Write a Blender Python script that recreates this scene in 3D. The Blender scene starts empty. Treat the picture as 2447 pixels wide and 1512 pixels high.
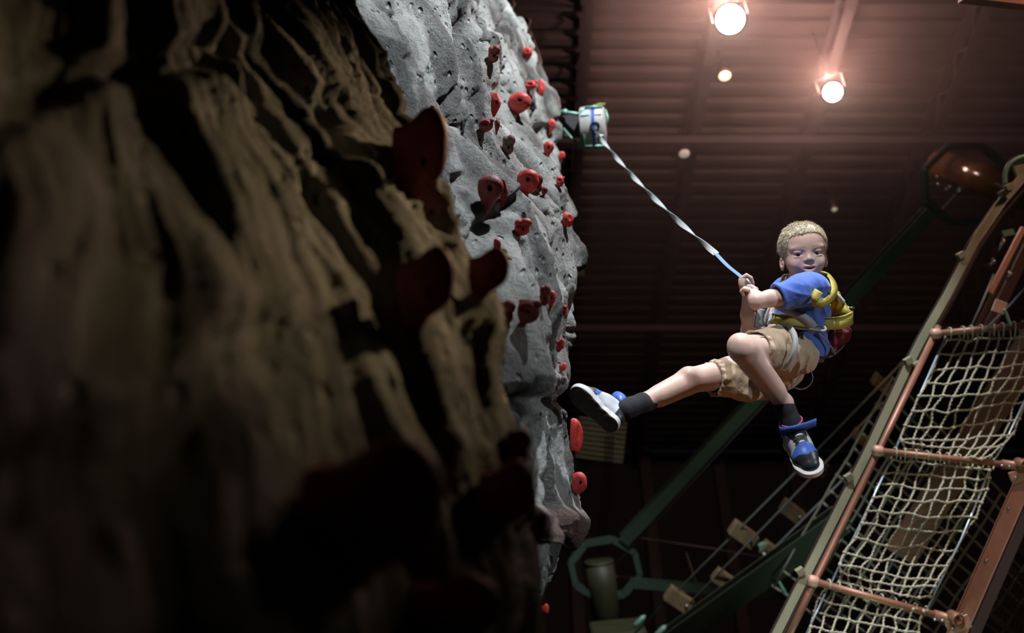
import bpy, bmesh, math, random
import numpy as np
from mathutils import Vector, Matrix
from mathutils.bvhtree import BVHTree

random.seed(7)
COL = bpy.context.scene.collection
W_, H_ = 2447.0, 1512.0
FPX = W_ * 35.0 / 36.0
PITCH = math.radians(40)
CAM = np.array([0.0, 0.0, 1.2])
CP, SP = math.cos(PITCH), math.sin(PITCH)
# rows: camera right, up and forward directions in the room's coordinates
CM = np.array([[1, 0, 0], [0, -SP, CP], [0, CP, SP]], float)

def c2w(p):
    p = np.asarray(p, float)
    return p @ CM + CAM
def P(px, py, z):
    """camera-space point seen at a pixel of the photo at depth z"""
    return np.array([(px - W_ / 2) * z / FPX, (H_ / 2 - py) * z / FPX, z])
def W(px, py, z):
    return c2w(P(px, py, z))
def w2c(p):
    return (np.asarray(p, float) - CAM) @ CM.T
def c2d(v):
    return np.asarray(v, float) @ CM

# ------------------------------------------------------------------ materials
def mat(name, col=(0.5, 0.5, 0.5), rough=0.6, metal=0.0, bump=0.0, bscale=30.0, var=0.0, vscale=8.0,
        emit=None, estr=0.0, spec=0.5, sss=0.0, sheen=0.0, stretch=None, detail=6.0):
    m = bpy.data.materials.new(name)
    m.use_nodes = True
    nt = m.node_tree
    b = nt.nodes['Principled BSDF']
    b.inputs['Base Color'].default_value = (*col, 1)
    b.inputs['Roughness'].default_value = rough
    b.inputs['Metallic'].default_value = metal
    b.inputs['Specular IOR Level'].default_value = spec
    if sheen:
        b.inputs['Sheen Weight'].default_value = sheen
    if sss:
        b.inputs['Subsurface Weight'].default_value = sss
        b.inputs['Subsurface Radius'].default_value = (0.012, 0.005, 0.003)
        b.inputs['Subsurface Scale'].default_value = 1.0
    if emit is not None:
        b.inputs['Emission Color'].default_value = (*emit, 1)
        b.inputs['Emission Strength'].default_value = estr
    if var or bump:
        tc = nt.nodes.new('ShaderNodeTexCoord')
        mp = nt.nodes.new('ShaderNodeMapping')
        nt.links.new(tc.outputs['Object'], mp.inputs[0])
        if stretch:
            mp.inputs['Scale'].default_value = stretch
    if var:
        n = nt.nodes.new('ShaderNodeTexNoise')
        n.inputs['Scale'].default_value = vscale
        n.inputs['Detail'].default_value = detail
        nt.links.new(mp.outputs[0], n.inputs['Vector'])
        r = nt.nodes.new('ShaderNodeValToRGB')
        r.color_ramp.elements[0].position = 0.3
        r.color_ramp.elements[1].position = 0.7
        r.color_ramp.elements[0].color = (*[c * (1 - var) for c in col], 1)
        r.color_ramp.elements[1].color = (*[min(1, c * (1 + var)) for c in col], 1)
        nt.links.new(n.outputs[0], r.inputs[0])
        nt.links.new(r.outputs[0], b.inputs['Base Color'])
    if bump:
        n2 = nt.nodes.new('ShaderNodeTexNoise')
        n2.inputs['Scale'].default_value = bscale
        n2.inputs['Detail'].default_value = detail
        nt.links.new(mp.outputs[0], n2.inputs['Vector'])
        bp = nt.nodes.new('ShaderNodeBump')
        bp.inputs['Strength'].default_value = bump
        bp.inputs['Distance'].default_value = min(0.01, 0.3 / bscale)
        nt.links.new(n2.outputs[0], bp.inputs['Height'])
        nt.links.new(bp.outputs[0], b.inputs['Normal'])
    return m

# ------------------------------------------------------------------ objects
def mesh_obj(name, verts, faces, material, parent=None, smooth=True, origin=None, mats=None, fmat=None):
    """verts in room coordinates; a child is stored relative to its parent"""
    v = np.asarray(verts, float)
    if origin is None:
        origin = np.zeros(3) if parent is None else np.array(parent['_o'])
    me = bpy.data.meshes.new(name)
    me.from_pydata((v - origin).tolist(), [], [tuple(int(i) for i in f) for f in faces] if not isinstance(faces, np.ndarray) else faces.tolist())
    me.update()
    if smooth:
        me.polygons.foreach_set('use_smooth', [True] * len(me.polygons))
    o = bpy.data.objects.new(name, me)
    for m in (mats or [material]):
        me.materials.append(m)
    if fmat is not None:
        me.polygons.foreach_set('material_index', [int(i) for i in fmat])
    COL.objects.link(o)
    if parent is not None:
        o.parent = parent
        po = np.array(parent['_o'])
        o.location = origin - po
    else:
        o.location = origin
    o['_o'] = [float(x) for x in origin]
    return o
def thing(name, loc, label, cat, group=None, kind=None):
    o = bpy.data.objects.new(name, None)
    o.empty_display_size = 0.05
    COL.objects.link(o)
    o.location = loc
    o['_o'] = [float(x) for x in loc]
    return tag(o, label, cat, group, kind)
def tag(o, label=None, cat=None, group=None, kind=None):
    if label: o['label'] = label
    if cat: o['category'] = cat
    if group: o['group'] = group
    if kind: o['kind'] = kind
    return o

class MB:
    """collects simple solids, room coordinates"""
    def __init__(s): s.v = []; s.f = []; s.m = []; s.mi = 0
    def add(s, v, f):
        b = len(s.v)
        s.v.extend([tuple(map(float, p)) for p in v]); s.f.extend([tuple(b + i for i in q) for q in f])
        s.m.extend([s.mi] * len(f)); return s
    def box(s, c, ax, ay, az):
        """centre and three half-axis vectors"""
        c, ax, ay, az = map(lambda q: np.asarray(q, float), (c, ax, ay, az))
        v = [c + i * ax + j * ay + k * az for k in (-1, 1) for j in (-1, 1) for i in (-1, 1)]
        f = [(0, 2, 3, 1), (4, 5, 7, 6), (0, 1, 5, 4), (2, 6, 7, 3), (0, 4, 6, 2), (1, 3, 7, 5)]
        if np.dot(np.cross(ax, ay), az) < 0: f = [q[::-1] for q in f]
        return s.add(v, f)
    def bar(s, a, b, w, t, up=(0, 0, 1)):
        """rectangular bar from a to b: w across, t along up"""
        a, b = np.asarray(a, float), np.asarray(b, float)
        d = b - a; L = np.linalg.norm(d); d = d / L
        up = np.asarray(up, float); side = np.cross(d, up); side /= np.linalg.norm(side)
        u = np.cross(side, d)
        return s.box((a + b) / 2, side * w / 2, d * L / 2, u * t / 2)
    def tube(s, pts, r, n=10, cap=True, closed=False):
        pts = [np.asarray(p, float) for p in pts]
        N = len(pts)
        rs = r if hasattr(r, '__len__') else [r] * N
        T = []
        for i in range(N):
            if closed: t = pts[(i + 1) % N] - pts[i - 1]
            else: t = pts[min(i + 1, N - 1)] - pts[max(i - 1, 0)]
            T.append(t / (np.linalg.norm(t) + 1e-12))
        ref = np.array([0, 0, 1.0]) if abs(T[0][2]) < 0.9 else np.array([1.0, 0, 0])
        nrm = np.cross(T[0], ref); nrm /= np.linalg.norm(nrm)
        vs = []
        for i in range(N):
            nrm = nrm - T[i] * np.dot(nrm, T[i]); nrm /= np.linalg.norm(nrm)
            bn = np.cross(T[i], nrm)
            for k in range(n):
                a = 2 * math.pi * k / n
                vs.append(pts[i] + rs[i] * (math.cos(a) * nrm + math.sin(a) * bn))
        fs = []
        M = N if closed else N - 1
        for i in range(M):
            j = (i + 1) % N
            for k in range(n):
                k2 = (k + 1) % n
                fs.append((i * n + k, i * n + k2, j * n + k2, j * n + k))
        if cap and not closed:
            fs.append(tuple(range(n))[::-1]); fs.append(tuple((N - 1) * n + k for k in range(n)))
        return s.add(vs, fs)
    def ribbon(s, pts, w, t, dirs):
        """flat band through pts; dirs: width direction per point (or one)"""
        pts = [np.asarray(p, float) for p in pts]; N = len(pts)
        if not hasattr(dirs[0], '__len__'): dirs = [dirs] * N
        vs = []
        for i in range(N):
            T = pts[min(i + 1, N - 1)] - pts[max(i - 1, 0)]; T /= np.linalg.norm(T) + 1e-12
            d = np.asarray(dirs[i], float); d = d - T * np.dot(d, T); d /= np.linalg.norm(d) + 1e-12
            nn = np.cross(T, d)
            ww = w[i] if hasattr(w, '__len__') else w
            for a, b in ((-1, -1), (1, -1), (1, 1), (-1, 1)):
                vs.append(pts[i] + d * ww / 2 * a + nn * t / 2 * b)
        fs = []
        for i in range(N - 1):
            for k in range(4):
                k2 = (k + 1) % 4
                fs.append((i * 4 + k, i * 4 + k2, i * 4 + 4 + k2, i * 4 + 4 + k))
        fs.append((3, 2, 1, 0)); fs.append(tuple((N - 1) * 4 + k for k in range(4)))
        return s.add(vs, fs)
    def ball(s, c, r, n=10, sq=(1, 1, 1)):
        c = np.asarray(c, float); vs = [c + np.array([0, 0, r * sq[2]])]
        m = n
        for i in range(1, m):
            th = math.pi * i / m
            for k in range(2 * n):
                a = math.pi * k / n
                vs.append(c + r * np.array([math.sin(th) * math.cos(a) * sq[0], math.sin(th) * math.sin(a) * sq[1], math.cos(th) * sq[2]]))
        vs.append(c - np.array([0, 0, r * sq[2]]))
        fs = []; q = 2 * n
        for k in range(q): fs.append((0, 1 + k, 1 + (k + 1) % q))
        for i in range(m - 2):
            for k in range(q):
                a = 1 + i * q + k; b = 1 + i * q + (k + 1) % q
                fs.append((a, a + q, b + q, b))
        L = len(vs) - 1; o = 1 + (m - 2) * q
        for k in range(q): fs.append((L, o + (k + 1) % q, o + k))
        return s.add(vs, fs)
    def disc_stack(s, c, axis, prof, n=32):
        """lathe: prof = [(distance along axis, radius)]"""
        c = np.asarray(c, float); ax = np.asarray(axis, float); ax = ax / np.linalg.norm(ax)
        ref = np.array([0, 0, 1.0]) if abs(ax[2]) < .9 else np.array([1.0, 0, 0])
        u = np.cross(ax, ref); u /= np.linalg.norm(u); w = np.cross(ax, u)
        vs = []
        for h, r in prof:
            for k in range(n):
                a = 2 * math.pi * k / n
                vs.append(c + ax * h + r * (math.cos(a) * u + math.sin(a) * w))
        fs = []
        for i in range(len(prof) - 1):
            for k in range(n):
                k2 = (k + 1) % n
                fs.append((i * n + k, i * n + k2, (i + 1) * n + k2, (i + 1) * n + k))
        fs.append(tuple(range(n))[::-1]); fs.append(tuple((len(prof) - 1) * n + k for k in range(n)))
        return s.add(vs, fs)
    def build(s, name, material, parent=None, smooth=False, origin=None, mats=None, bevel=0):
        o = mesh_obj(name, s.v, s.f, material, parent, smooth, origin, mats, s.m if mats else None)
        if bevel:
            b = o.modifiers.new('b', 'BEVEL'); b.width = bevel; b.segments = 2; b.limit_method = 'ANGLE'
        return o

def spline(pts, n=8):
    """Catmull-Rom through pts"""
    pts = [np.asarray(p, float) for p in pts]
    q = [2 * pts[0] - pts[1]] + pts + [2 * pts[-1] - pts[-2]]
    out = []
    for i in range(1, len(q) - 2):
        for k in range(n):
            t = k / n
            a, b, c, d = q[i - 1:i + 3]
            out.append(0.5 * (2 * b + (c - a) * t + (2 * a - 5 * b + 4 * c - d) * t * t + (3 * b - a - 3 * c + d) * t ** 3))
    out.append(pts[-1])
    return out

# ------------------------------------------------------------------ numpy noise
_rng = np.random.RandomState(11)
_perm = _rng.permutation(4096)
_val = _rng.rand(4096) * 2 - 1
def vnoise(p, seed=0):
    p = np.asarray(p, float); i = np.floor(p).astype(np.int64); f = p - i
    f = f * f * f * (f * (f * 6 - 15) + 10)
    out = 0
    def h(a, b, c):
        return _val[_perm[(_perm[(_perm[(a + seed * 37) & 4095] + b) & 4095] + c) & 4095]]
    x, y, z = i[..., 0], i[..., 1], i[..., 2]; u, v, w = f[..., 0], f[..., 1], f[..., 2]
    for dx in (0, 1):
        for dy in (0, 1):
            for dz in (0, 1):
                out = out + h(x + dx, y + dy, z + dz) * (u if dx else 1 - u) * (v if dy else 1 - v) * (w if dz else 1 - w)
    return out
def fbm(p, oct=4, seed=0, gain=0.5, ridged=False):
    a, s, tot = 1.0, 0, 0
    for k in range(oct):
        n = vnoise(p * 2.03 ** k + 13.7 * k, seed + k)
        if ridged: n = 1 - 2 * np.abs(n)
        s = s + a * n; tot += a; a *= gain
    return s / tot

# ------------------------------------------------------------------ implicit surfaces -> mesh (surface nets)
def smin(a, b, k):
    h = np.clip(0.5 + 0.5 * (b - a) / k, 0, 1)
    return b + (a - b) * h - k * h * (1 - h)
class Field:
    def __init__(s, xs, ys, zs):
        s.xs, s.ys, s.zs = [np.asarray(q, np.float32) for q in (xs, ys, zs)]
        s.d = np.full((len(xs), len(ys), len(zs)), 0.5, np.float32)
    def sl(s, lo, hi):
        r = []
        for q, a, b in zip((s.xs, s.ys, s.zs), lo, hi):
            i = int(np.searchsorted(q, a)); j = int(np.searchsorted(q, b))
            if j <= i: return None
            r.append(slice(i, j))
        return tuple(r)
    def pts(s, r):
        return np.stack(np.meshgrid(s.xs[r[0]], s.ys[r[1]], s.zs[r[2]], indexing='ij'), -1)
    def prim(s, lo, hi, fn, k=0.01, op='add', pad=None):
        pad = pad if pad is not None else 0.03 + 2 * k
        lo = np.asarray(lo) - pad; hi = np.asarray(hi) + pad
        r = s.sl(lo, hi)
        if r is None: return s
        d = fn(s.pts(r)).astype(np.float32)
        if op == 'add': s.d[r] = smin(s.d[r], d, k) if k > 0 else np.minimum(s.d[r], d)
        elif op == 'sub': s.d[r] = -smin(-s.d[r], d, k) if k > 0 else np.maximum(s.d[r], -d)
        elif op == 'disp': s.d[r] = s.d[r] + d
        return s
    def cone(s, a, b, ra, rb, k=0.01, op='add', flat=None):
        """rounded cone between two points; flat=(direction, factor) squashes it"""
        a = np.asarray(a, float); b = np.asarray(b, float)
        def fn(p):
            q = p - a; ba = b - a; L2 = max(float(ba @ ba), 1e-12)
            h = np.clip((q @ ba) / L2, 0, 1)[..., None]
            v = q - h * ba
            if flat is not None:
                n = np.asarray(flat[0], float); n = n / np.linalg.norm(n)
                v = v + n * ((v @ n) * (1 / flat[1] - 1))[..., None]
            return np.linalg.norm(v, axis=-1) - (ra + (rb - ra) * h[..., 0])
        m = max(ra, rb)
        return s.prim(np.minimum(a, b) - m, np.maximum(a, b) + m, fn, k, op)
    def chain(s, pts, rs, k=0.01, **kw):
        for i in range(len(pts) - 1): s.cone(pts[i], pts[i + 1], rs[i], rs[i + 1], k, **kw)
        return s
    def ell(s, c, r, k=0.01, op='add', R=None):
        c = np.asarray(c, float); r = np.asarray(r, float) * np.ones(3)
        R = np.eye(3) if R is None else np.asarray(R)
        def fn(p):
            q = (p - c) @ R.T
            k0 = np.linalg.norm(q / r, axis=-1); k1 = np.linalg.norm(q / (r * r), axis=-1)
            return k0 * (k0 - 1) / np.maximum(k1, 1e-6)
        m = float(max(r))
        return s.prim(c - m, c + m, fn, k, op)
    def rbox(s, c, h, rad, k=0.01, op='add', R=None):
        c = np.asarray(c, float); h = np.asarray(h, float); R = np.eye(3) if R is None else np.asarray(R)
        def fn(p):
            q = np.abs((p - c) @ R.T) - (h - rad)
            return np.linalg.norm(np.maximum(q, 0), axis=-1) + np.minimum(q.max(-1), 0) - rad
        m = float(np.linalg.norm(h))
        return s.prim(c - m, c + m, fn, k, op)
    def mesh(s, relax=2):
        d = s.d; ins = d < 0
        nx, ny, nz = d.shape
        c = [ins[i:nx - 1 + i, j:ny - 1 + j, k:nz - 1 + k] for i in (0, 1) for j in (0, 1) for k in (0, 1)]
        cnt = sum(q.astype(np.int8) for q in c)
        act = (cnt > 0) & (cnt < 8)
        idx = np.argwhere(act)
        num = np.full(act.shape, -1, np.int64); num[act] = np.arange(len(idx))
        acc = np.zeros((len(idx), 3)); w = np.zeros(len(idx))
        offs = [(i, j, k) for i in (0, 1) for j in (0, 1) for k in (0, 1)]
        for A in offs:
            for ax in range(3):
                if A[ax]: continue
                B = list(A); B[ax] = 1
                da = d[idx[:, 0] + A[0], idx[:, 1] + A[1], idx[:, 2] + A[2]]
                db = d[idx[:, 0] + B[0], idx[:, 1] + B[1], idx[:, 2] + B[2]]
                m = (da < 0) != (db < 0)
                t = np.where(m, da / np.where(m, da - db, 1), 0)
                pos = np.tile(np.array(A, float), (len(idx), 1)); pos[:, ax] = t
                acc += pos * m[:, None]; w += m
        v = idx + acc / w[:, None]
        def co(q, a):
            i = np.clip(np.floor(a).astype(int), 0, len(q) - 2); return q[i] + (q[i + 1] - q[i]) * (a - i)
        v = np.stack([co(s.xs, v[:, 0]), co(s.ys, v[:, 1]), co(s.zs, v[:, 2])], 1)
        faces = []
        for ax in range(3):
            sh = [slice(0, n) for n in d.shape]; sh2 = list(sh)
            sh[ax] = slice(0, d.shape[ax] - 1); sh2[ax] = slice(1, d.shape[ax])
            a, b = ins[tuple(sh)], ins[tuple(sh2)]
            e = np.argwhere(a != b)
            u, w2 = [(1, 2), (2, 0), (0, 1)][ax]
            ok = (e[:, u] > 0) & (e[:, w2] > 0) & (e[:, u] < d.shape[u] - 1) & (e[:, w2] < d.shape[w2] - 1)
            e = e[ok]
            fl = a[tuple(e.T)]
            def g(du, dw):
                q = e.copy(); q[:, u] -= du; q[:, w2] -= dw
                return num[q[:, 0], q[:, 1], q[:, 2]]
            q4 = np.stack([g(1, 1), g(0, 1), g(0, 0), g(1, 0)], 1)
            q4[~fl] = q4[~fl][:, ::-1]
            faces.append(q4)
        f = np.concatenate(faces)
        for _ in range(relax):
            sm = np.zeros_like(v); n = np.zeros(len(v))
            for i in range(4):
                for j in (1, 3):
                    np.add.at(sm, f[:, i], v[f[:, (i + j) % 4]]); np.add.at(n, f[:, i], 1)
            v = v * 0.5 + 0.5 * sm / np.maximum(n, 1)[:, None]
        return v, f
def grid_for(lo, hi, h):
    return [np.arange(lo[i], hi[i] + h, h) for i in range(3)]
# ------------------------------------------------------------------ rock wall
def rock_material():
    m = bpy.data.materials.new('sculpted_rock'); m.use_nodes = True
    nt = m.node_tree; N = nt.nodes; L = nt.links; b = N['Principled BSDF']
    tc = N.new('ShaderNodeTexCoord')
    def noise(sc, det=8, rough=0.6, vec=None):
        n = N.new('ShaderNodeTexNoise'); n.inputs['Scale'].default_value = sc; n.inputs['Detail'].default_value = det
        n.inputs['Roughness'].default_value = rough; L.new(vec or tc.outputs['Object'], n.inputs['Vector']); return n
    mp = N.new('ShaderNodeMapping'); mp.inputs['Scale'].default_value = (1, 1, 0.45); mp.inputs['Rotation'].default_value = (0.5, 0, 0)
    L.new(tc.outputs['Object'], mp.inputs[0])
    n1 = noise(3.2, 10, 0.62, mp.outputs[0])
    r = N.new('ShaderNodeValToRGB'); e = r.color_ramp.elements
    e[0].position = 0.36; e[0].color = (0.12, 0.12, 0.115, 1); e[1].position = 0.60; e[1].color = (0.50, 0.51, 0.51, 1)
    e2 = r.color_ramp.elements.new(0.47); e2.color = (0.33, 0.33, 0.325, 1)
    L.new(n1.outputs[0], r.inputs[0])
    at = N.new('ShaderNodeAttribute'); at.attribute_name = 'stain'
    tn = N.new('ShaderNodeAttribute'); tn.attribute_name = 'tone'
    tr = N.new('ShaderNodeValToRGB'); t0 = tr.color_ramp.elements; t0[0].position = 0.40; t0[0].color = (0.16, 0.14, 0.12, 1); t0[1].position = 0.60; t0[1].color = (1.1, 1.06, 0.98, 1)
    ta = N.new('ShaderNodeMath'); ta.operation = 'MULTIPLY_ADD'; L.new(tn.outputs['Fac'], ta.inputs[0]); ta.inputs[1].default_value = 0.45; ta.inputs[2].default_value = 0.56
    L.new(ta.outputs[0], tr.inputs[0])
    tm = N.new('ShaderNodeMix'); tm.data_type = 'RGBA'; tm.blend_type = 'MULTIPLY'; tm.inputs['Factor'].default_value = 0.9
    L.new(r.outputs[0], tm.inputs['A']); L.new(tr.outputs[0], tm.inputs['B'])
    mx = N.new('ShaderNodeMix'); mx.data_type = 'RGBA'
    n3 = noise(40, 6, 0.7)
    ml = N.new('ShaderNodeMath'); ml.operation = 'MULTIPLY'; ml.use_clamp = True
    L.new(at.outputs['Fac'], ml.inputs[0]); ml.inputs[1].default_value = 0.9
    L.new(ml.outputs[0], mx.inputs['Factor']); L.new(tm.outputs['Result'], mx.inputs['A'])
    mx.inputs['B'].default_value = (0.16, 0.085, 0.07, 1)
    L.new(mx.outputs['Result'], b.inputs['Base Color'])
    b.inputs['Roughness'].default_value = 0.62; b.inputs['Specular IOR Level'].default_value = 0.35
    # pits and grain
    v = N.new('ShaderNodeTexVoronoi'); v.inputs['Scale'].default_value = 26
    n4 = noise(6, 3, 0.5)
    vm = N.new('ShaderNodeVectorMath'); vm.operation = 'MULTIPLY_ADD'
    L.new(n4.outputs['Color'], vm.inputs[0]); vm.inputs[1].default_value = (0.08, 0.08, 0.08); L.new(tc.outputs['Object'], vm.inputs[2])
    mp2 = N.new('ShaderNodeMapping'); mp2.inputs['Scale'].default_value = (1, 1, 0.55); mp2.inputs['Rotation'].default_value = (0.5, 0, 0)
    L.new(vm.outputs[0], mp2.inputs[0]); L.new(mp2.outputs[0], v.inputs['Vector'])
    pr = N.new('ShaderNodeMapRange'); L.new(v.outputs['Distance'], pr.inputs[0]); pr.inputs[1].default_value = 0.0; pr.inputs[2].default_value = 0.26
    msk = noise(4.5, 4, 0.5); mr = N.new('ShaderNodeMapRange'); L.new(msk.outputs[0], mr.inputs[0]); mr.inputs[1].default_value = 0.40; mr.inputs[2].default_value = 0.52
    pm = N.new('ShaderNodeMath'); pm.operation = 'SUBTRACT'; pm.inputs[0].default_value = 1.0; L.new(pr.outputs[0], pm.inputs[1])
    pmm = N.new('ShaderNodeMath'); pmm.operation = 'MULTIPLY'; L.new(pm.outputs[0], pmm.inputs[0]); L.new(mr.outputs[0], pmm.inputs[1])
    h1 = noise(18, 12, 0.68, mp.outputs[0]); h2 = noise(90, 6, 0.6)
    a1 = N.new('ShaderNodeMath'); a1.operation = 'MULTIPLY_ADD'; L.new(h2.outputs[0], a1.inputs[0]); a1.inputs[1].default_value = 0.3; L.new(h1.outputs[0], a1.inputs[2])
    a2 = N.new('ShaderNodeMath'); a2.operation = 'MULTIPLY_ADD'; L.new(pmm.outputs[0], a2.inputs[0]); a2.inputs[1].default_value = -1.7; L.new(a1.outputs[0], a2.inputs[2])
    bp = N.new('ShaderNodeBump'); bp.inputs['Strength'].default_value = 1.0; bp.inputs['Distance'].default_value = 0.034
    L.new(a2.outputs[0], bp.inputs['Height']); L.new(bp.outputs[0], b.inputs['Normal'])
    return m
M_ROCK = rock_material()

YK = np.array([-150, 0, 100, 200, 300, 400, 500, 600, 700, 800, 900, 1000, 1100, 1180, 1200, 1240, 1272, 1286, 1300, 1350, 1400, 1450, 1512, 1680], float)
R1K = [780, 845, 885, 935, 975, 1036, 1080, 1112, 1142, 1160, 1192, 1212, 1235, 1245, 1248, 1252, 1256, 1258, 1262, 1270, 1280, 1285, 1290, 1300]
R2K = [1090, 1140, 1162, 1180, 1186, 1232, 1262, 1280, 1298, 1318, 1328, 1300, 1296, 1296, 1296, 1292, 1290, 1285, 1285, 1280, 1275, 1265, 1260, 1250]
R3K = [1130, 1218, 1268, 1318, 1328, 1336, 1345, 1374, 1362, 1340, 1340, 1352, 1364, 1366, 1368, 1366, 1358, 1340, 1342, 1328, 1310, 1292, 1276, 1230]
R1f = lambda y: np.interp(y, YK, R1K)
R2f = lambda y: np.interp(y, YK, R2K)
R3f = lambda y: np.interp(y, YK, R3K)
zn = lambda y: np.interp(y, [-150, 0, 800, 1512, 1700], [1.0, 0.92, 0.62, 0.5, 0.48])
z1 = lambda y: np.interp(y, [-150, 0, 300, 600, 900, 1200, 1512, 1700], [2.9, 2.6, 2.3, 2.05, 1.8, 1.65, 1.5, 1.45])
z2 = lambda y: np.interp(y, [-150, 0, 300, 600, 900, 1200, 1512, 1700], [5.2, 4.7, 4.2, 3.5, 2.9, 2.55, 2.3, 2.25])
z3 = lambda y: np.interp(y, [-150, 0, 300, 600, 900, 1200, 1512, 1700], [7.8, 7.2, 6.2, 4.9, 3.6, 3.15, 2.8, 2.7])

def rock_grid():
    NR, NS = 620, 760
    ys = np.linspace(-150, 1680, NR)
    s = np.linspace(0, 1, NS)
    K = np.array([0, 0.50, 0.545, 0.62, 0.72, 0.755, 0.83, 0.93, 0.955, 1.0])
    V = np.zeros((NR, NS, 3)); 
    PX = np.zeros((NR, NS)); Z = np.zeros((NR, NS))
    for i, y in enumerate(ys):
        a, b, c, d = zn(y), z1(y), z2(y), z3(y); r1, r2, r3 = R1f(y), R2f(y), R3f(y)
        kz = np.array([a, b, b + 0.22, b + (c - b) * 0.55, c, c + 0.2, c + (d - c) * 0.5, d, d + 0.25, d + 0.8])
        kp = np.array([0, r1, r1 - 60, (r1 * .35 + r2 * .65), r2, r2 - 22, (r2 * .45 + r3 * .55), r3, r3 - 40, r3 - 330])
        zz = np.interp(s, K, kz); pp = np.interp(s, K, kp)
        near = s <= K[1]
        # close slab: flat sheet in space, so the pixel follows A - B/z
        B = (r1 + 420) / (1 / a - 1 / b); A = r1 + B / b
        t = s[near] / K[1]; zi = 1 / (1 / a + (1 / b - 1 / a) * t ** 1.0)
        zz[near] = zi; pp[near] = A - B / zi
        ker = np.hanning(19); ker /= ker.sum()
        ps = np.convolve(np.pad(pp, 9, mode='edge'), ker, 'valid'); zs_ = np.convolve(np.pad(zz, 9, mode='edge'), ker, 'valid')
        Z[i] = zs_; PX[i] = ps
    Yp = ys[:, None] + 0 * Z
    cam = np.stack([(PX - W_ / 2) * Z / FPX, (H_ / 2 - Yp) * Z / FPX, Z], -1)
    return ys, cam
ys_r, cam_r = rock_grid()
def rock_displace(cam):
    NR, NS, _ = cam.shape
    wld = c2w(cam.reshape(-1, 3))
    # surface normal of the base sheet
    g = cam
    du = np.gradient(g, axis=0); dv = np.gradient(g, axis=1)
    n = np.cross(du, dv); n /= np.linalg.norm(n, axis=-1, keepdims=True) + 1e-12
    n[n[..., 0] < 0] *= -1
    # blend towards the wall's overall outward direction
    n = n * 0.55 + np.array([0.9, 0.0, -0.25]) * 0.45; n /= np.linalg.norm(n, axis=-1, keepdims=True)
    w = wld
    q = w.copy()
    # grain leans: rotate coordinates so streaks run along the slab
    st = np.stack([q[:, 0] * 1.0, q[:, 1] * 1.0 - q[:, 2] * 0.35, q[:, 2] * 0.42], 1)
    warp = np.stack([fbm(w * 1.3, 3, 5), fbm(w * 1.3 + 9, 3, 6), fbm(w * 1.3 + 21, 3, 7)], 1) * 0.25
    arc = np.cumsum(np.concatenate([np.zeros((NR, 1)), np.linalg.norm(np.diff(cam, axis=1), axis=-1)], 1), 1)
    k1 = int(NS * 0.5); arc = arc - arc[:, k1:k1 + 1]
    vv = wld[:, 2].reshape(NR, NS)
    uv = np.stack([arc.reshape(-1), vv.reshape(-1), 0 * arc.reshape(-1)], 1)
    wob = fbm(w * 2.1, 3, 33) * 0.10
    nf_ = np.clip((k1 + 4 - np.arange(NS)) / 30, 0, 1)[None, :].repeat(NR, 0).reshape(-1)
    u2 = uv.copy(); u2[:, 0] += wob + (0.15 + 0.33 * nf_) * uv[:, 1]
    h = 0.05 * fbm(st * 2.0 + warp, 3, 20)
    sA = fbm(u2 * np.array([5.6, 1.2, 1]), 3, 101); sB = fbm(u2 * np.array([15.0, 3.0, 1]) + 5, 3, 111)
    nearf = np.clip((k1 + 4 - np.arange(NS)) / 30, 0, 1)[None, :].repeat(NR, 0).reshape(-1)
    h = h + (0.05 + 0.045 * nearf) * np.abs(sA) ** 0.8 * np.sign(sA) + (0.02 + 0.012 * nearf) * sB
    # planar facets with soft seams
    rs = np.random.RandomState(3)
    yz = np.stack([q[:, 1] + 0.35 * warp[:, 0] - q[:, 2] * 0.2, q[:, 2] * 0.62 + 0.35 * warp[:, 1]], 1)
    lo, hi = yz.min(0), yz.max(0)
    def facets(nc, sharp, amp, tilt, seed):
        rs = np.random.RandomState(seed)
        c = rs.rand(nc, 2) * (hi - lo) + lo; tl = (rs.rand(nc, 2) - .5) * tilt; of = (rs.rand(nc) - .5) * amp
        out = np.zeros(len(yz))
        for i in range(0, len(yz), 40000):
            d = yz[i:i + 40000, None, :] - c[None]
            D = np.sqrt((d ** 2).sum(-1)); pl = of + (d * tl).sum(-1)
            ww = np.exp(-(D - D.min(1, keepdims=True)) * sharp)
            out[i:i + 40000] = (ww * pl).sum(1) / ww.sum(1)
        return out
    h = h + facets(50, 50, 0.06, 0.26, 4) + 0.5 * facets(300, 110, 0.03, 0.28, 8)
    # cracks running with the grain
    cr = fbm(st * np.array([3.0, 3.0, 2.2]) + warp * 2, 3, 40, ridged=True)
    h = h - 0.060 * np.clip((cr - 0.50) / 0.3, 0, 1) ** 1.2
    h = h + 0.012 * fbm(st * 9 + warp * 3, 4, 60) + 0.006 * fbm(w * 26, 3, 70)
    pit = fbm(w * np.array([20, 20, 12]), 2, 90)
    msk = np.clip(fbm(w * 2.2, 2, 95) * 3 + 0.4, 0, 1)
    h = h - 0.014 * np.clip(pit - 0.28, 0, 1) * 3 * msk
    h = h.reshape(NR, NS)
    # hold the ridge lines near their drawn place
    for r in (0.50, 0.72, 0.93):
        kk = int(NS * r); ker = np.hanning(61); ker /= ker.sum()
        hh = np.convolve(np.pad(h[:, kk], 30, mode='edge'), ker, 'valid')
        wd = np.exp(-((np.arange(NS) - kk) / (NS * 0.05)) ** 2)
        h = h - hh[:, None] * wd[None, :] * 0.9
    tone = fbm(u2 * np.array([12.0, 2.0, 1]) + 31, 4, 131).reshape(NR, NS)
    # keep the horizontal ledge (crack) and overhang low on the wall
    z = cam[..., 2]; py = H_ / 2 - cam[..., 1] / z * FPX; px = W_ / 2 + cam[..., 0] / z * FPX
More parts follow.
